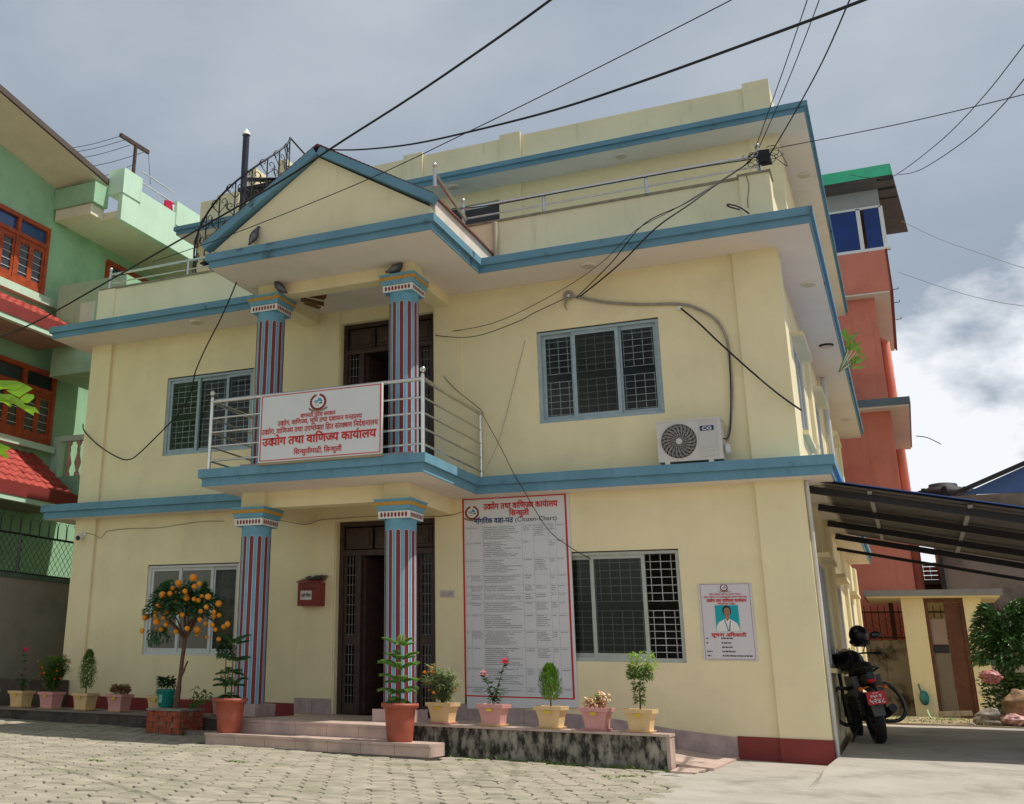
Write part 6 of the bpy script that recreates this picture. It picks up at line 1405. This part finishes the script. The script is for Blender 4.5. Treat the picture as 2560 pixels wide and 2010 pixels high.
rc=random.Random(91)
for i,(u,v,y,sz,m,nm,lab) in enumerate(((2452,1806,6.8,.06,GREY,'rubble_stone','grey stone at the left of the rubbish heap'),(2430,1812,6.6,.045,MORT,'rubble_stone','small pale stone on the garden kerb near the rubbish'),(2495,1822,6.5,.05,BRICK,'brick_piece','broken red brick piece lying on the kerb below the sacks'))):
    c_=ay(u,v,y); mb=MB(); mb.ball((0,0,0),sz,7,5,(1.3,1,.7)); mb.v=[(x*(1+rc.uniform(-.15,.15)),yy*(1+rc.uniform(-.15,.15)),z) for x,yy,z in mb.v]; o=mb.build(nm,m,loc=c_); tag(o,lab,'stone')
a,b=ay(2262,1797,7.2),ay(2300,1795,7.1); mb=MB(); mb.bar(a,b,.03,.03); o=mb.build('white_pipe_piece',WHT); tag(o,'short white pipe lying in the garden strip right of the motorcycle','pipe')
mb=MB()
for i in range(160):
    x=rc.uniform(11.9,14.6); y=rc.uniform(6.3,12.5); z=gzf(x,y)+.005; s_=rc.uniform(.01,.05); mb.add([(x-s_,y,z),(x,y-s_,z+.01),(x+s_,y,z+.015),(x,y+s_,z+.01)],[(0,1,2,3)])
o=mb.build('garden_litter',M('litter_mix',(.42,.34,.26),.9,.6,9,.2)); o['kind']='stuff'
# ================================================================ cables
def cable(name,label,pts,r_,m=CAB,k=5,cat='cable',grp=None,n=6):
    """pts: (u,v,y) sight-line points laid at world depth y"""
    P=smooth_path([ay(u,v,y) for u,v,y in pts],k); rs=r_ if not isinstance(r_,tuple) else [r_[0]+(r_[1]-r_[0])*i/(len(P)-1) for i in range(len(P))]
    mb=MB(); mb.tube(P,rs,n); o=mb.build(name,m); return tag(o,label,cat,grp)
G='cables slung over the courtyard'
cable('power_cable','thick black cable rising from the left edge across the gable to the top',[(-60,872,-2.2),(0,843,-2.4),(93,803,-2.7),(258,710,-3.2),(496,573,-3.9),(700,454,-4.4),(860,350,-4.9),(1040,235,-5.4),(1240,98,-6.),(1400,-18,-6.4),(1600,-170,-7)],(.012,.013),grp=G,k=6)
cable('power_cable','thick black cable curving from the gable peak to the top right',[(815,374,-4.75),(900,374,-4.9),(1025,361,-5.1),(1167,331,-5.3),(1383,276,-5.6),(1600,205,-5.9),(1880,104,-6.2),(2154,2,-6.5),(2300,-60,-6.7)],(.008,.014),grp=G,k=6)
cable('thin_wire','thin wire crossing the pediment from lower left to the top centre',[(380,655,-2.9),(574,588,-3.2),(900,457,-4),(1180,325,-4.6),(1434,200,-5),(1824,2,-5.6),(1950,-70,-5.8)],.0055,grp=G)
jx=.0
cable('thin_wire','thin wire rising steeply from the junction, leftmost of three',[(1888,372,.02),(1930,255,-1.2),(1967,150,-2.3),(2018,0,-3.6),(2040,-70,-4.2)],.006,grp=G)
cable('thin_wire','thin wire rising steeply from the junction, middle of three',[(1897,370,.02),(1945,262,-1.2),(1991,150,-2.3),(2048,0,-3.6),(2070,-70,-4.2)],.006,grp=G)
cable('thin_wire','thicker wire rising steeply from the junction, rightmost of three',[(1924,388,.0),(1985,285,-1.2),(2058,150,-2.3),(2124,0,-3.6),(2150,-60,-4.)],.009,grp=G)
cable('thin_wire','thin wire running right from the junction to the edge',[(1905,376,.03),(1947,369,.0),(2200,320,-.5),(2380,280,-1.),(2560,236,-1.5),(2640,215,-1.8)],.006,grp=G)
cable('thin_wire','wire sagging from the salmon building roof up to the right edge',[(2125,437,14),(2190,446,12),(2238,438,10),(2354,350,6),(2460,240,3),(2560,112,1),(2620,30,0)],.008,grp=G)
cable('thin_wire','second wire curving below it from the salmon roof to the right edge',[(2245,437,14),(2302,424,11),(2415,350,7),(2500,270,4),(2560,198,2),(2620,120,1)],.009,grp=G)
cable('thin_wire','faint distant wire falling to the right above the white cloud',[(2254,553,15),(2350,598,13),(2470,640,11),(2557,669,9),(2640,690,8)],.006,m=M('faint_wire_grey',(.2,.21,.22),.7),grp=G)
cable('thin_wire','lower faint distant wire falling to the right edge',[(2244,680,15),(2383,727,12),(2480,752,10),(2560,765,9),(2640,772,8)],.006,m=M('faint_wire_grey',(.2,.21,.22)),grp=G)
cable('short_wire','short wire stub at the right side of the salmon building',[(2290,1090,15),(2318,1094,14.9),(2352,1110,14.8)],.012)
cable('service_cable','bundle of service cables drooping from the terrace junction to the wall hook',[(1880,398,-.02),(1857,417,-.04),(1790,462,-.3),(1725,510,-.6),(1641,569,-.80),(1560,650,-.6),(1502,700,-.3),(1449,742,.03)],.010)
cable('service_cable','second service cable drooping beside the bundle to the wall hook',[(1872,402,-.02),(1845,425,-.1),(1720,505,-.72),(1610,560,-.86),(1530,655,-.6),(1440,745,.02)],.007)
cable('service_cable','thin cable from the junction past the ledge to the balcony door head',[(1862,412,-.02),(1700,515,-.76),(1590,575,-.9),(1500,660,-.7),(1380,738,-.4),(1229,809,-.1),(1083,834,.10)],.005)
cable('service_cable','sagging thin cable from the wall hook to the balcony door head',[(1422,742,.03),(1340,780,-.1),(1290,806,-.12),(1187,841,-.1),(1100,840,.0),(1083,832,.10)],.006)
cable('service_cable','thin cable from door head to the balcony rail end and down over the banner',[(1083,904,.1),(1130,965,-.0),(1200,1023,-.05),(1211,1045,-.06),(1250,1115,-.2),(1287,1189,-.33),(1312,1230,-.30),(1339,1277,-.10),(1376,1330,-.05),(1425,1368,-.03),(1478,1398,.03)],.005)
cable('service_cable','faint wire hanging diagonally on the wall left of the upper window',[(1313,852,.04),(1290,940,.04),(1262,1050,.03),(1240,1120,-.02),(1206,1188,-.26)],.0035,m=CABG)
cable('conduit_pipe','grey flexible conduit running over the upper window down to the air conditioner',[(1422,739,.03),(1470,748,.03),(1518,756,.03),(1602,761,.03),(1699,760,.03),(1744,772,.03),(1790,800,.03),(1816,845,.03),(1824,900,.03),(1830,980,.03),(1826,1060,-.0),(1818,1100,-.05)],.020,CABG,cat='pipe')
cable('service_cable','black cable from the conduit bracket dropping to the right corner of the facade',[(1702,771,.01),(1745,806,-.05),(1800,858,-.10),(1880,930,-.12),(1950,988,-.1),(2004,1026,.0)],.013)
cable('service_cable','black loop of cable hanging in front of the left upper window',[(591,706,-1.9),(572,752,-1.7),(547,806,-1.4),(515,868,-.9),(490,925,-.4),(484,950,-.2),(476,985,-.1),(450,1030,-.12),(431,1051,-.12),(354,1128,-.15),(322,1149,-.15),(290,1141,-.12),(245,1112,-.08),(211,1078,-.02),(208,1060,-.0)],.011)
cable('service_cable','thin wire along the ground floor wall from the camera to the banner',[(215,1332,-.01),(235,1337,-.01),(252,1345,.045),(262,1333,.045),(272,1327,.045),(330,1321,.05),(400,1319,.05),(500,1304,.05),(560,1303,.04)],.004,m=M('wire_tan',(.22,.16,.09),.7))
cable('service_cable','thin wire sagging under the porch beam across the door head',[(600,1300,.02),(690,1300,.02),(762,1311,.0),(800,1300,.0),(850,1296,.0),(950,1290,.0),(1050,1292,.0),(1120,1289,.0),(1155,1280,.0)],.005,m=M('wire_tan',(.22,.16,.09)))
cable('service_cable','ac power lead looping from the unit up beside the conduit',[(1805,1092,-.2),(1812,1097,-.18),(1820,1094,-.14),(1826,1070,-.05),(1827,1000,.0),(1824,880,.0)],.008)
cable('rail_cable','black cable tied along the underside of the terrace top rail',[(1130,522,.02),(1230,513,.02),(1359,489,.02),(1500,463,.02),(1615,442,.02),(1750,418,.02),(1880,398,.02)],.008)
# wall hook
HK=thing('cable_hook','old insulator hook with frayed ends where the cables meet the facade','hook')
c_=ay(1422,739,.03)
mb=MB(); mb.tube([(c_.x+.06*math.cos(t),.01,c_.z+.055*math.sin(t)) for t in [2*PI*k/12 for k in range(12)]],.018,6,closed=True); mb.build('ring',CABG,HK)
mb=MB(); mb.lathe([(.03,0),(.035,.03),(.015,.04)],(c_.x,.05,c_.z),10,axis='y'); mb.build('insulator',WHT,HK)
mb=MB(); mb.tube(smooth_path([(c_.x-.04,.02,c_.z-.05),(c_.x-.06,.02,c_.z-.15),(c_.x-.03,.02,c_.z-.22)],3),[.02,.02,.016,.012,.009,.006,.004],5); mb.build('frayed_end',CABG,HK)
c_=ay(1700,770,.02); mb=MB(); mb.lathe([(.03,0),(.03,.05)],(c_.x,.055,c_.z),10,axis='y'); o=mb.build('conduit_bracket',WHT); tag(o,'small white bracket above the upper right window where the cable leaves the conduit','bracket')
# junction box tangle at the terrace corner post
JB=thing('junction_box','black cable junction box strapped to the terrace corner rail post with a tangle of wire','junction box')
c_=ay(1907,392,-.05)
mb=MB(); mb.box(c_.x-.05,-.10,c_.z-.10,c_.x+.10,.02,c_.z+.08); mb.v=[(x+rnd.uniform(-.02,.02),y,z+rnd.uniform(-.02,.02)) for x,y,z in mb.v]; mb.build('box',BLK,JB)
rj=random.Random(5)
for i in range(12):
    r1,r2=rj.uniform(.05,.17),rj.uniform(.04,.10); ph=rj.uniform(0,6); dx=rj.uniform(-.12,.10); dzz=rj.uniform(-.10,.06)
    P=[(c_.x+dx+r1*math.cos(2*PI*k/12+ph),-.05-rj.uniform(0,.05),c_.z+dzz+r2*math.sin(2*PI*k/12)*math.cos(ph)+.3*r1*math.cos(2*PI*k/12)*math.sin(ph)) for k in range(10)]
    mb=MB(); mb.tube(smooth_path(P,2),.005,4); mb.build('wire_loop',CAB,JB)
mb=MB(); mb.tube(smooth_path([ay(1915,368,-.04),ay(1940,366,-.1),ay(1966,408,-.15),ay(1962,412,-.15),ay(1930,386,-.06)],5),.006,4); mb.build('wire_loop',CAB,JB)
mb=MB(); mb.tube(smooth_path([ay(1866,440,-.04),ay(1872,465,-.05),ay(1869,500,-.04),ay(1871,520,-.04)],4),.004,4); mb.build('wire_loop',CAB,JB)
